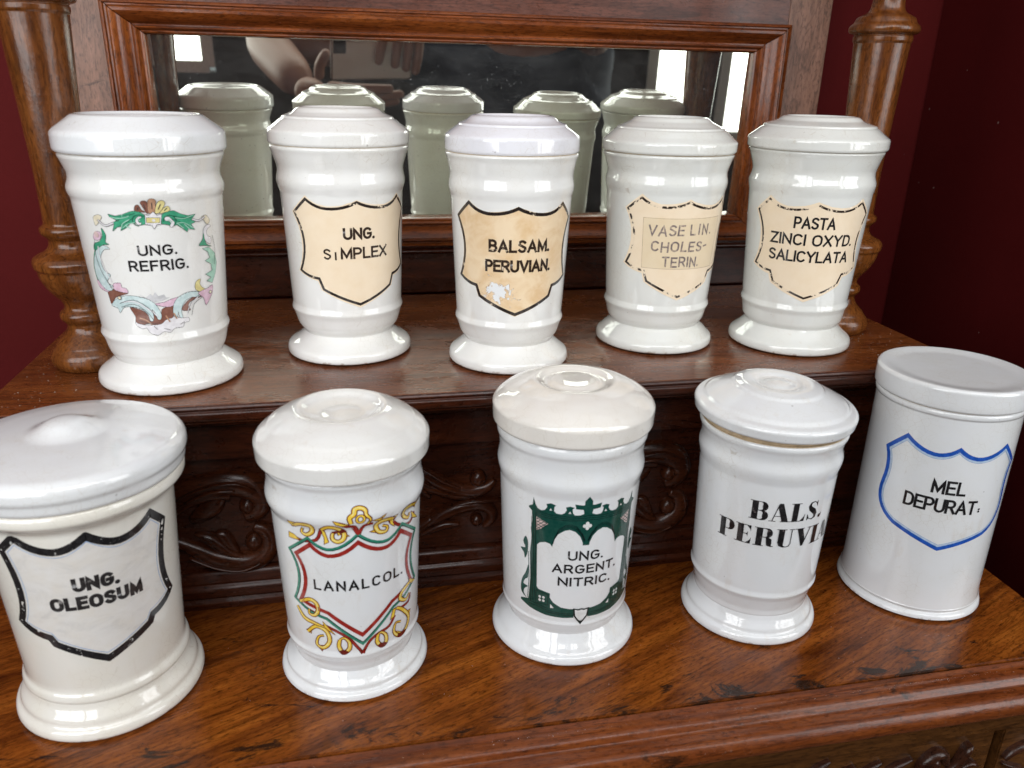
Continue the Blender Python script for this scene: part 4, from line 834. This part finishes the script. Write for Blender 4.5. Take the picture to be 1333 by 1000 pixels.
dd = Decal(wr, .0003); text(dd, 'VASE', -27.5, -1.2, 91.0, 99.2, 1.25, PENCIL, jitter=.5, slant=.05, gap=.3); text(dd, 'LIN.', 3.2, 22.6, 91.4, 99.6, 1.25, PENCIL, jitter=.5, gap=.5); text(dd, 'CHOLES-', -24.8, 19.6, 79.2, 87.0, 1.25, PENCIL, jitter=.5, slant=.04, gap=.34); text(dd, 'TERIN.', -15.8, 13.6, 67.9, 75.8, 1.25, PENCIL, jitter=.4, gap=.34); dd.build('lettering', lab)
d = dict(foot=.0478, waist=(.0360, .0183), bc=(.0394, .0241), lr=(.0410, .0350), bb=(.0405, .0388), bt=(.0453, .1206), ridge=(.0463, .1272), neck=(.0441, .1350), lip=(.0487, .1485), lipz=.1520)
t, wr, lab = back_jar('pasta', 'white jar with a cream shield label reading PASTA ZINCI OXYD. SALICYLATA', .3499, .5656, uoff(.0429, 7.5), d, (PO_GREY, PO_GREY, PO_GREY),
    lid_stepped(.0505, .1521, .0507, .1602, .0400, .1682, .0275, .1748), LB_A, BLACKW2, inset=2.4, lw=1.6)
dd = Decal(wr, .0002); text(dd, 'PASTA', -14.8, 14.4, 97.6, 106.4, 1.45, BLACK, gap=.22); text(dd, 'ZINCI OXYD.', -30.9, 31.4, 85.2, 93.8, 1.45, BLACK, gap=.26); text(dd, 'SALICYLATA', -31, 30.4, 72.8, 81.4, 1.45, BLACK, gap=.24); dd.build('lettering', lab)
# --- front row
t, wr, l = make_jar('oleosum', 'wide white jar with knobbed lid and black-edged shield reading UNG. OLEOSUM', -.1602, .4437, 0, 0,
    dict(foot=.0537, fz=.0055, waist=(.0452, .0215), cove=[(.0500, .0125, .004), (.0462, .0180, .002)], lipz=.1505,
         body=[(.0462, .0222, .0010), (.0472, .0240, .0014), (.0466, .0270, .0012), (.0452, .0292, .0012), (.0450, .0320, .001), (.0474, .0780), (.0500, .1200, .003), (.0507, .1372, .0035), (.0568, .1420, .004), (.0584, .1440, .002), (.0584, .1496)]), (PO_OIL, PO_OIL, PO_COOL),
    [(0, .153), (.0500, .153), (.0510, .1508, .0006), (.0585, .1508, .0008), (.0595, .1525, .001), (.0600, .1572, .001), (.0612, .1596, .0020), (.0611, .1650, .0030), (.0575, .1688, .004), (.0450, .1712, .004), (.0300, .1730, .004), (.0200, .1738, .004), (.0150, .1758, .005), (.0080, .1802, .004), (0, .1812)])
def shield_o(g):
    h = [(0, 134.5+g)]+bez((0, 134.5+g), (10, 125.8+g*1.2), (18, 127.2+g), 6)[1:]+bez((18, 127.2+g), (26, 128.5+g), (33.4, 135.5+g*1.3), 5)[1:]+[(45+g*1.2, 124.0+g*.2)]
    h += bez((45+g*1.2, 124.0+g*.2), (35.2+g, 96), (46.2+g*1.2, 76.0-g*.2), 8)[1:]+bez((46.2+g*1.2, 76-g*.2), (40+g, 68.5-g), (28.5+g*.4, 66.2-g), 5)[1:]+[(26.5+g*.5, 61.8-g)]+bez((26.5+g*.5, 61.8-g), (12, 55-g), (0, 48.2-g*1.2), 6)[1:]
    return mirror_path(h)
def shear(p): return [(x-.9, y-.045*x) for x, y in p]
e_ = Decal(wr, .0001); e_.fill(shear(shield_o(-1.6)), LB_PALE, 2.0); lab = e_.build('label', t)
e_ = Decal(wr, .00016); e_.line(shear(shield_o(-5.3)), .45, PBLUE, closed=True); e_.line(shear(shield_o(-2.0)), 4.5, BLACKP, closed=True); e_.build('label_border', lab)
dd = Decal(wr, .0002); text(dd, 'UNG.', -11.5, 11.0, 98.9, 107.8, 2.3, GREYT, gap=.36, rise=-1.2, jitter=.15); text(dd, 'OLEOSUM', -24, 22.6, 87.4, 96.2, 2.3, GREYT, gap=.40, rise=-1.6, jitter=.15); dd.build('lettering', lab)

d = dict(foot=.0474, fz=.0035, waist=(.0380, .0170), cove=[(.0440, .0095, .004), (.0405, .0130, .003)], bc=(.0400, .0222), lr=(.0420, .0310), bb=(.0416, .0345), bt=(.0455, .1215), ridge=(.0478, .1290), neck=(.0463, .1385), lip=(.0478, .1470), lipz=.1515)
d['body'] = std_body(d)
t, wr, l = make_jar('lanalcol', 'white jar lettered LANALCOL. in a red and green shield with yellow scrolls', -.0099, .4427, 0, uoff(.0438, 4.7), d, (PO_COOL, PO_COOL, PO_WHITE),
    [(0, .154), (.0440, .154), (.0450, .1517, .0006), (.0500, .1517, .0010), (.0512, .1530, .0014), (.0517, .1626, .0012), (.0496, .1660, .0020), (.0446, .1700, .0014), (.0428, .1718, .0010), (.0370, .1754, .003), (.0290, .1790, .003), (.0262, .1797, .0012), (.0238, .1788, .0015), (.0205, .1764, .003), (.0130, .1748, .002), (.0090, .1756, .002), (0, .1766)])
def shield_l(g, red=False):
    if red: k = [(0, 112.8), (14, 104.6), (27, 111), (37.5, 102.2), (31.6, 88.5), (38, 69.6), (27, 66.4), (20, 64), (0, 46.7)]
    else: k = [(0, 118), (14.3, 109), (28, 115.2), (42.5, 103.6), (35.8, 89), (43.2, 68.6), (31, 62.5), (21, 59.5), (0, 40)]
    h = bez((0, k[0][1]+g), (k[1][0]-5, k[1][1]+g-.6), (k[1][0]+3, k[1][1]+g), 5)+bez((k[1][0]+3, k[1][1]+g), (k[1][0]+8, k[1][1]+g+.8), (k[2][0]-.2*g, k[2][1]+g*1.2), 4)[1:]+[(k[3][0]+g*1.2, k[3][1]+.3*g)]
    h += bez((k[3][0]+g*1.2, k[3][1]+.3*g), (k[4][0]-4.5+g, k[4][1]), (k[5][0]+g*1.2, k[5][1]-.3*g), 8)[1:]
    if red: h += [(k[6][0]+.2*g, k[6][1]-.8*g), (k[7][0]+g, k[7][1]-g*.4)]
    else: h += [(k[6][0], k[6][1]-g), (k[7][0], k[7][1]-g)]
    h += [(0, k[8][1]-g*1.2)]
    return mirror_path(h)
for part in (0, 1):
    dd = Decal(wr, .00012); hit = lambda p: (sum(q[1] for q in p)/len(p) > 88) == (part == 0)
    for p in LAN['red']:
        if hit(p): q = smooth_poly(p, False, 3); dd.line(q, 2.1, DRED, step=2); dd.line(q, 1.1, RED, step=2)
    for p in LAN['leaf']:
        if hit(p): dd.line(p, .85, DRED, closed=True, step=3); dd.fill(p, GOLD, 3)
    for p in LAN['y']:
        if not hit(p): continue
        q = smooth_poly(p, False, 4); n = len(q); q = [(a, b, .8+1.4*math.sin(PI*min(1, i/n+.15))) for i, (a, b) in enumerate(q)]; dd.line([(a, b, c+1.1) for a, b, c in q], 0, DRED, step=2); dd.line(q, 0, GOLD, step=2)
        h = [(a-.25, b+.2, c*.28) for a, b, c in q[n//5:-n//5]]; dd.line(h, 0, PYEL, step=2)
    if part == 0:
        cu, cv = LAN['circ'][0][0]
        q = [(x+cu, y+cv) for x, y in arc(0, 0, 2.0, 2.2, 0, 330, 11)]; dd.line(q, 1.7, DRED, closed=True); dd.line(q, .8, GOLD, closed=True)
        dd.fill([(-3.4, 124), (-1.2, 119), (.2, 117.6), (1.6, 119), (4.2, 123.6), (.2, 121)], RED, 3)
    dd.build('scroll_ornament', t)
dd = Decal(wr, .00022)
dd.line(shield_l(.0), 2.1, GREEN, closed=True); dd.line(shield_l(-.85), .5, DLINE, closed=True); dd.line(shield_l(0, True), 2.6, RED, closed=True); dd.build('shield_outline', t)
dd = Decal(wr, .00022); text(dd, 'LANALCOL.', -27.2, 28.6, 80.0, 87.2, 1.25, BLACK, gap=.42); dd.build('lettering', t)

d = dict(foot=.0500, fz=.0045, waist=(.0390, .0185), cove=[(.0450, .0100, .004), (.0412, .0145, .003)], bc=(.0405, .0225), lr=(.0428, .0285), bb=(.0427, .0310), bt=(.0466, .1230), ridge=(.0482, .1310), neck=(.0470, .1400), lip=(.0490, .1500), lipz=.1583)
d['body'] = std_body(d)
t, wr, l = make_jar('argent', 'white jar lettered UNG. ARGENT. NITRIC. in a dark green gothic frame', .1355, .4524, 0, uoff(.0449, 12.5), d, (PO_COOL, PO_COOL, PO_LIDC),
    [(0, .161), (.0440, .161), (.0450, .1585, .0006), (.0506, .1585, .0010), (.0517, .1600, .0014), (.0521, .1706, .0012), (.0500, .1738, .0020), (.0440, .1784, .0030), (.0375, .1816, .0012), (.0350, .1826, .001), (.0285, .1846, .002), (.0250, .1852, .0015), (.0222, .1842, .0015), (.0195, .1828, .002), (.0168, .1832, .0014), (.0140, .1846, .002), (.0080, .1850, .002), (0, .1851)])
dd = Decal(wr, .00012)
def sym(p): return [p, [(-x, y) for x, y in p]]
half = [(0, 116.5), (2.5, 113.6), (5, 112.6), (8, 112.6), (9.2, 114), (9.6, 116.8), (8.4, 118.0), (11, 118.8), (13.6, 118.0), (13, 116), (14.2, 113.8), (16, 112.8), (19, 112.9), (20.6, 114.4), (20.4, 117.4), (19.4, 118.6), (22.4, 119.6), (25.4, 118.6), (24.8, 116.5), (26.2, 114.2), (28.6, 113.2), (30.8, 114), (32.4, 116.4), (33.8, 121.0), (34.4, 115.6), (37.0, 114.0), (37.2, 112.8), (35.0, 111.2), (34.6, 104), (35.6, 98), (35.0, 92), (36.2, 80), (35.8, 60), (36.8, 48), (37.4, 43.5), (43.6, 41.5), (44, 39.8), (36, 36.8), (24, 34.6), (12, 34.2), (5, 34.6), (4.4, 41.6), (8, 41.6), (14, 42.6), (19, 45.6), (21.4, 49), (21.4, 52.4), (29.6, 53.8), (30.8, 55.5), (31.0, 80), (31.0, 87.5), (29, 89.6), (25.5, 90.8), (22.5, 90.2), (21.0, 88.2), (20.2, 93), (17.4, 98.2), (13.5, 101.2), (10.5, 102.0), (7, 100.6), (4, 97.2), (2.2, 92.6), (2.0, 90.6), (0, 90.6)]
for p in sym(half): dd.fill(p, DGREEN, 2.2)
dd.fill([(-7.5, 117), (-8.2, 120.4), (-3.6, 119.6), (-2.4, 119.8), (-2.4, 122.4), (0, 126), (2.4, 122.4), (2.4, 119.8), (3.6, 119.6), (8.2, 120.4), (7.5, 117), (3, 116.4), (2.4, 113), (-2.4, 113), (-3, 116.4)], DGREEN, 2)
side = smooth_poly([(39.8, 90.5), (41.6, 86), (39.8, 82), (43.8, 80.6), (41.0, 77.4), (40.2, 73.6), (38.2, 78), (37.6, 85), (38.2, 89)], n=3)
cons = smooth_poly([(37.2, 70), (39.6, 63), (42.6, 57), (43.8, 51), (43.0, 46), (38.6, 43.2), (41.2, 46.5), (40.4, 50), (37.6, 52.8), (41.4, 53.6), (39.8, 57.6), (37.6, 60)], n=3)
for q in (side, cons):
    for p in sym(q): dd.fill(p, DGREEN, 2.5)
for p in sym([(37.4, 80), (36.8, 60), (38, 44)]): dd.line(smooth_poly(p, False, 4), .5, DGREEN)
# openings and lines
for p in sym([(31.8, 107.8), (31.6, 98.2), (28.8, 99.6), (26.2, 102.6), (23.8, 104.6)]): dd.fill(p, ROSE, 2.5)
for sg in (1, -1):
    for i in range(4): a = 24.6+i*2; dd.line([(sg*a, 107.5-i*.1-(3-i)*.9), (sg*31.6, 98.8+i*2.4)], .45, DGREEN)
    for i in range(4): dd.line([(sg*31.6, 107-i*2.1), (sg*(24.4+i*1.1), 104.6-i*1.9)], .45, DGREEN)
for dx, dy in ((0, 1.7), (0, -1.7), (1.7, 0), (-1.7, 0)): dd.fill([(x+dx, y+dy+104.8) for x, y in arc(0, 0, 1.15, 1.35, 0, 330, 11)], PALEW, 3)
dd.fill([(-.9, 103.9), (.9, 103.9), (.9, 105.7), (-.9, 105.7)], PALEW, 3)
for sg in (1, -1):
    for dx, dy in ((1.3, 1.3), (-1.3, -1.3), (1.3, -1.3), (-1.3, 1.3)): dd.fill([(x+dx+sg*27.0, y+dy+47.0) for x, y in arc(0, 0, .95, 1.05, 0, 330, 9)], PALEW, 3)
    dd.fill([(sg*18.4, 41.6), (sg*20.9, 44.4), (sg*20.9, 41.2)], PALEW, 3); dd.fill([(sg*11, 115.4), (sg*10.2, 113.8), (sg*12, 113.8)], PALEW, 3); dd.fill([(sg*22.5, 116.2), (sg*21.8, 114.6), (sg*23.4, 114.6)], PALEW, 3)
    arcp = [(20.6, 90), (19.6, 94), (17.2, 99), (13.4, 102.4), (10.2, 103.2), (6.4, 101.6), (3.4, 98), (1.4, 93)]
    for g in (.9, 1.9, 2.9): dd.line([(sg*(x if x > 4 else x-.2*g), y+g*(.95 if 5 < x < 18 else .5)) for x, y in arcp], .28, DLINE)
    for g in (0, 1.4, 2.8): dd.line([(sg*(32.2+g), 110-g), (sg*(32.0+g), 88), (sg*(32.2+g), 56), (sg*(32.6+g), 44-g*.4)], .28, DLINE)
    for g in (0, 1.5, 3.0): dd.line([(0, 112.2-g), (sg*12, 111.4-g*.9), (sg*24, 111.6-g*.9), (sg*33, 112.4-g)], .30, DLINE)
    for g in (0, 1.3): dd.line([(sg*22.2, 40.4-g*1.2), (sg*30, 42-g*1.3), (sg*37, 42.4-g*1.5)], .28, DLINE); dd.line([(sg*5, 37.8-g), (sg*14, 38.0-g), (sg*24, 39-g)], .28, DLINE)
    dd.line([(sg*22.6, 43), (sg*22.6, 51.2), (sg*31.2, 52.6), (sg*31.2, 43), (sg*22.6, 43)], .3, DLINE)
dd.fill([(-5.4, 42.4), (-2.2, 41.6), (0, 42.2), (2.2, 41.6), (5.4, 42.4), (4.8, 36), (2.6, 32.6), (0, 29.4), (-2.6, 32.6), (-4.8, 36)], DLINE, 3)
dd.fill([(-4.3, 41.2), (-2.0, 40.5), (0, 41.1), (2.0, 40.5), (4.3, 41.2), (3.8, 36.4), (2, 33.6), (0, 31.6), (-2, 33.6), (-3.8, 36.4)], PALEW, 3)
dd.build('gothic_frame', t)
dd = Decal(wr, .00022); text(dd, 'UNG.', -10.9, 12.2, 79.3, 86.4, 1.25, BLACK, gap=.3); text(dd, 'ARGENT.', -20.6, 23.2, 69.4, 76.2, 1.25, BLACK, gap=.3); text(dd, 'NITRIC.', -16.6, 19.6, 59.6, 66.4, 1.25, BLACK, gap=.3); dd.build('lettering', t)

d = dict(foot=.0478, fz=.0050, waist=(.0395, .0195), cove=[(.0440, .0110, .004), (.0408, .0155, .003)], bc=(.0408, .0260), lr=(.0434, .0372), bb=(.0431, .0405), bt=(.0459, .1228), ridge=(.0474, .1310), neck=(.0462, .1385), lip=(.0486, .1462), lipz=.1512)
d['body'] = std_body(d)
t, wr, l = make_jar('bals', 'white jar lettered BALS. PERUVIAN in heavy black serifs, its lid sitting high', .2751, .4465, 0, 0, d, (PO_COOL, PO_COOL, PO_COOL),
    [(0, .158), (.0440, .158), (.0452, .1562, .0008), (.0505, .1562, .0010), (.0520, .1574, .0012), (.0529, .1632, .0014), (.0514, .1652, .0014), (.0472, .1664, .001), (.0454, .1684, .0014), (.0370, .1726, .003), (.0300, .1756, .002), (.0285, .1772, .0012), (.0220, .1790, .003), (.0165, .1784, .002), (.0125, .1766, .0025), (.0080, .1780, .003), (0, .1792)])
def tip(o, a, b, z, dz):
    o.rotation_euler = (math.radians(a), math.radians(b), 0); pv = Vector((0, 0, z)); o.location = pv-o.rotation_euler.to_matrix()@pv+Vector((-.0012, 0, dz))
tip(l, 1.0, 1.0, .155, -.0006)
cl = lathe('lid_collar', [(.030, .148), (.0450, .1480, .0006), (.0456, .1490, .0006), (.0456, .1560, .0004), (.030, .157)], BISQUE, t, 96)
tip(cl, .8, .8, .150, 0)
dd = Decal(wr, .00014); serif(dd, 'BALS.', -6.0, 97.2, 13.6, BLACKP2); serif(dd, 'PERUVIAN', -25.6, 77.8, 13.8, BLACKP2); dd.build('lettering', t)

t, wr, l = make_jar('mel', 'straight-sided white jar with flat lid and blue-edged shield reading MEL DEPURAT.', .4138, .4522, 0, uoff(.0478, 14.5),
    dict(foot=.0507, fz=.0032, waist=(.0487, .0098), cove=[(.0492, .0088, .0005)], lipz=.1619, body=[(.0486, .0110, .0006), (.0480, .0180), (.0478, .0600), (.0475, .1400), (.0475, .1568, .0006), (.0485, .1580, .0008), (.0487, .1606)]), (PO_COOL, PO_COOL, PO_COOL),
    [(0, .164), (.0440, .164), (.0450, .1622, .0006), (.0488, .1622, .0008), (.0499, .1634, .0010), (.0502, .1670, .002), (.0502, .1766, .0014), (.0488, .1784, .0012), (.0455, .1782, .002), (.0380, .1772, .003), (0, .1768)])
def shield_m(g):
    h = [(0, 136.0+g)]+bez((0, 136+g), (7, 129.6+g*1.1), (15, 130.0+g), 6)[1:]+bez((15, 130+g), (24, 130.8+g), (33.5, 138.2+g*1.3), 5)[1:]+[(47+g*1.2, 124.6+g*.3)]
    h += bez((47+g*1.2, 124.6+g*.3), (41.6+g, 114), (45+g, 98), 5)[1:]+bez((45+g, 98), (48.6+g, 80-g*.4), (31, 71.0-g), 8)[1:]+bez((31, 71-g), (15, 65.6-g), (0, 59.2-g*1.1), 6)[1:]
    return mirror_path(h)
dd = Decal(wr, .00012); dd.line(shield_m(-2.9), .5, PBLUE, closed=True); dd.line(shield_m(-1.9), 1.1, PALEB, closed=True); dd.line(shield_m(-.1), 2.8, BLUE, closed=True); dd.build('shield_outline', t)
dd = Decal(wr, .0002); text(dd, 'MEL', -12.2, 9.8, 101.8, 112.4, 1.75, BLACK, gap=.26); text(dd, 'DEPURAT', -27.6, 20.0, 87.6, 98.4, 1.75, BLACK, gap=.22); text(dd, ':', 21.6, 23.6, 88.4, 98.6, 1.9, BLACK); dd.build('lettering', t)

# lint and dust lying along the edge groove and on the shelves
vs = []; fs = []
def speck(x, y, z, r):
    a = random.uniform(0, 6); b = len(vs); l = r*random.uniform(1, 3.5)
    for (dx, dy, dz) in ((-l, -r*.5, 0), (l, -r*.5, 0), (0, r*.7, 0), (0, 0, r*.8)):
        vs.append((x+dx*math.cos(a)-dy*math.sin(a), y+dx*math.sin(a)+dy*math.cos(a), z+dz))
    fs.extend([(b, b+1, b+3), (b+1, b+2, b+3), (b+2, b, b+3)])
for i in range(260):
    x = random.uniform(-.1, .47) if i % 3 else random.gauss(.36, .03)
    speck(x, random.gauss(.3535, .0009), -.0031, random.uniform(.00012, .0003))
for i in range(90): speck(random.uniform(-.2, .48), random.uniform(.37, .50), .0001, random.uniform(.0001, .00022))
for i in range(260):
    x = random.choice((random.uniform(-.22, -.15), random.uniform(.40, .455), random.uniform(-.22, .455)))
    speck(x, random.uniform(.50, .60), HS+.0001, random.uniform(.0001, .00022))
DUST, nt, p = new_mat('pale_lint'); p.inputs['Base Color'].default_value = (.6, .52, .45, 1); p.inputs['Roughness'].default_value = .9
du_ = mesh('dust', vs, fs, DUST, None, smooth=False); du_['kind'] = 'stuff'; du_['label'] = 'pale lint and dust specks scattered on the polished shelves'

# ================================================================ the photographer, seen in the mirror
SKIN, nt, p = new_mat('skin'); p.inputs['Base Color'].default_value = (.25, .115, .075, 1); p.inputs['Roughness'].default_value = .5; p.inputs['Subsurface Weight'].default_value = .0
NAVY = wallmat('navy_cotton', (.010, .014, .035), .9); HAIR = wallmat('brown_hair', (.05, .03, .02), .6); JEAN = wallmat('dark_trousers', (.02, .02, .03), .9)
per = thing('person', 'photographer in a navy short-sleeved shirt holding up a phone, reflected in the mirror', 'person', (.40, -.42, -1.0))
def skin_obj(name, pts, edges, rad, m, parent, sub=2, inv=None):
    me = bpy.data.meshes.new(name); me.from_pydata(pts, edges, []); o = link(name, me, m, parent, smooth=False)
    if inv: o.matrix_parent_inverse = inv
    s = o.modifiers.new('skin', 'SKIN'); s.use_smooth_shade = True
    for v, r in zip(me.skin_vertices[0].data, rad):
        rr = r if isinstance(r, tuple) else (r, r); v.radius = rr
    me.skin_vertices[0].data[0].use_root = True
    sd = o.modifiers.new('sub', 'SUBSURF'); sd.levels = sub; sd.render_levels = sub
    return o
inv = Matrix.Translation((-.40, .42, 1.0))
cm = Matrix((rt, up, -fw)).transposed().to_4x4(); cm.translation = CAM
def cl_(x, y, z): v = cm @ Vector((x, y, z)); return tuple(v)
wristR = cl_(.150, .125, .060); wristL = cl_(-.055, -.095, .060)
pts = [(.40, -.44, -.12), (.40, -.43, .05), (.40, -.42, .22), (.40, -.42, .36), (.39, -.41, .43), (.37, -.39, .50), (.36, -.385, .60),
       (.58, -.42, .34), (.50, -.24, .50), wristR, (.22, -.42, .34), (-.16, -.30, .37), wristL,
       (.49, -.43, -.22), (.50, -.42, -.58), (.50, -.43, -.93), (.50, -.36, -.97), (.31, -.43, -.22), (.30, -.42, -.58), (.30, -.43, -.93), (.30, -.36, -.97)]
rad = [(.12, .08), (.11, .08), (.12, .08), (.07, .06), .055, .075, .085, .06, .045, .030, .06, .050, .036, .085, .058, .04, .035, .085, .058, .04, .035]
skin_obj('body', pts, [(0, 1), (1, 2), (2, 3), (3, 4), (4, 5), (5, 6), (3, 7), (7, 8), (8, 9), (3, 10), (10, 11), (11, 12), (0, 13), (13, 14), (14, 15), (15, 16), (0, 17), (17, 18), (18, 19), (19, 20)], rad, SKIN, per, 2, inv)
skin_obj('shirt', [(.40, -.44, -.16), (.40, -.43, .05), (.40, -.42, .22), (.40, -.42, .40), (.58, -.42, .335), (.56, -.35, .41), (.22, -.42, .335), (.09, -.385, .345)], [(0, 1), (1, 2), (2, 3), (3, 4), (4, 5), (3, 6), (6, 7)],
         [(.19, .13), (.19, .12), (.21, .13), (.13, .105), .085, .066, .078, .066], NAVY, per, 2, inv)
skin_obj('trousers', [(.40, -.44, -.20), (.49, -.43, -.26), (.50, -.42, -.58), (.50, -.43, -.88), (.31, -.43, -.26), (.30, -.42, -.58), (.30, -.43, -.88)], [(0, 1), (1, 2), (2, 3), (0, 4), (4, 5), (5, 6)], [(.18, .13), .10, .075, .06, .10, .075, .06], JEAN, per, 1, inv)
hd = [(.36, -.43, .58), (.36, -.41, .66), (.36, -.46, .64), (.36, -.47, .56)]
skin_obj('hair', hd, [(0, 1), (1, 2), (2, 3)], [.085, .075, .07, .06], HAIR, per, 2, inv)
for sx in (-1, 1):
    o = lathe('eye', [(0, -.011), (.008, -.008, .004), (.011, 0, .004), (.008, .008, .004), (0, .011)], PALEW, per, 16); o.location = (.36+sx*.032-.40, -.312+.42, .60+1.0)
    skin_obj('ear', [(.36+sx*.088, -.385, .585), (.36+sx*.094, -.39, .61)], [(0, 1)], [.012, .018], SKIN, per, 1, inv)
skin_obj('nose', [(.36, -.305, .605), (.36, -.285, .575)], [(0, 1)], [.010, .014], SKIN, per, 1, inv)
LIP = printed('lips', (.35, .12, .10), rough=.5)
skin_obj('mouth', [(.338, -.300, .545), (.36, -.293, .543), (.382, -.300, .545)], [(0, 1), (1, 2)], [.004, .007, .004], LIP, per, 1, inv)
def hand(root, fingers, thumb, palm):
    o = skin_obj('hand', [cl_(*q) for q in palm[0]], [(i, i+1) for i in range(len(palm[0])-1)], palm[1], SKIN, per, 2, inv)
    for f in fingers+[thumb]:
        skin_obj('finger' if f is not thumb else 'thumb', [cl_(*q) for q in f], [(i, i+1) for i in range(len(f)-1)], [.0105, .0100, .0095, .0080][:len(f)], SKIN, o, 2, None)
# camera-local: x right, y up, z behind the lens; the phone's back faces -z
hand('R', [[(.092, .062, .012), (.078, .040, -.004), (.070, .005, -.012), (.066, -.028, -.011)], [(.108, .064, .012), (.102, .040, -.006), (.098, .004, -.013), (.096, -.034, -.011)], [(.124, .060, .012), (.122, .036, -.006), (.119, .000, -.013), (.116, -.040, -.011)], [(.138, .052, .012), (.140, .028, -.004), (.138, -.008, -.011), (.134, -.046, -.010)]],
     [(.140, .060, .020), (.150, .030, .030), (.142, .000, .026), (.128, -.018, .016)], ([(.145, .110, .050), (.125, .086, .028), (.114, .070, .016)], [(.030, .022), (.036, .020), (.030, .014)]))
hand('L', [[(-.020, -.078, .020), (.020, -.080, .012), (.062, -.078, .004), (.100, -.076, .000)], [(-.022, -.090, .022), (.022, -.095, .016), (.072, -.096, .010), (.122, -.088, .004)], [(-.024, -.102, .026), (.020, -.110, .022), (.070, -.112, .016), (.116, -.104, .010)], [(-.026, -.112, .030), (.008, -.124, .030), (.050, -.128, .026), (.090, -.122, .020)]],
     [(-.030, -.070, .030), (-.030, -.045, .026), (-.024, -.025, .018), (-.016, -.010, .014)], ([(-.058, -.098, .058), (-.042, -.096, .038), (-.028, -.094, .026)], [(.034, .026), (.038, .024), (.030, .018)]))
PH, nt, p = new_mat('grey_phone_glass'); p.inputs['Base Color'].default_value = (.66, .62, .60, 1); p.inputs['Roughness'].default_value = .12
PHL, nt, p = new_mat('phone_lens_black'); p.inputs['Base Color'].default_value = (.004, .004, .006, 1); p.inputs['Roughness'].default_value = .05
PHS, nt, p = new_mat('steel_phone_edge'); p.inputs['Base Color'].default_value = (.4, .4, .42, 1); p.inputs['Metallic'].default_value = 1; p.inputs['Roughness'].default_value = .2
ph = thing('phone', 'slim grey phone held level in two hands, reflected near the top of the mirror', 'phone', tuple(CAM))
ph.matrix_world = cm
def pbox(name, x0, x1, y0, y1, z0, z1, m, bev):
    return box(name, x0, x1, y0, y1, z0, z1, m, ph, bev=bev, seg=3)
pbox('phone_body', -.014, .132, -.060, .012, .0022, .0090, PH, .003)
pbox('phone_edge', -.0148, .1328, -.0608, .0128, .0034, .0078, PHS, .0021)
pbox('camera_bump', -.010, .012, -.012, .010, .0012, .0030, PHL, .0008)
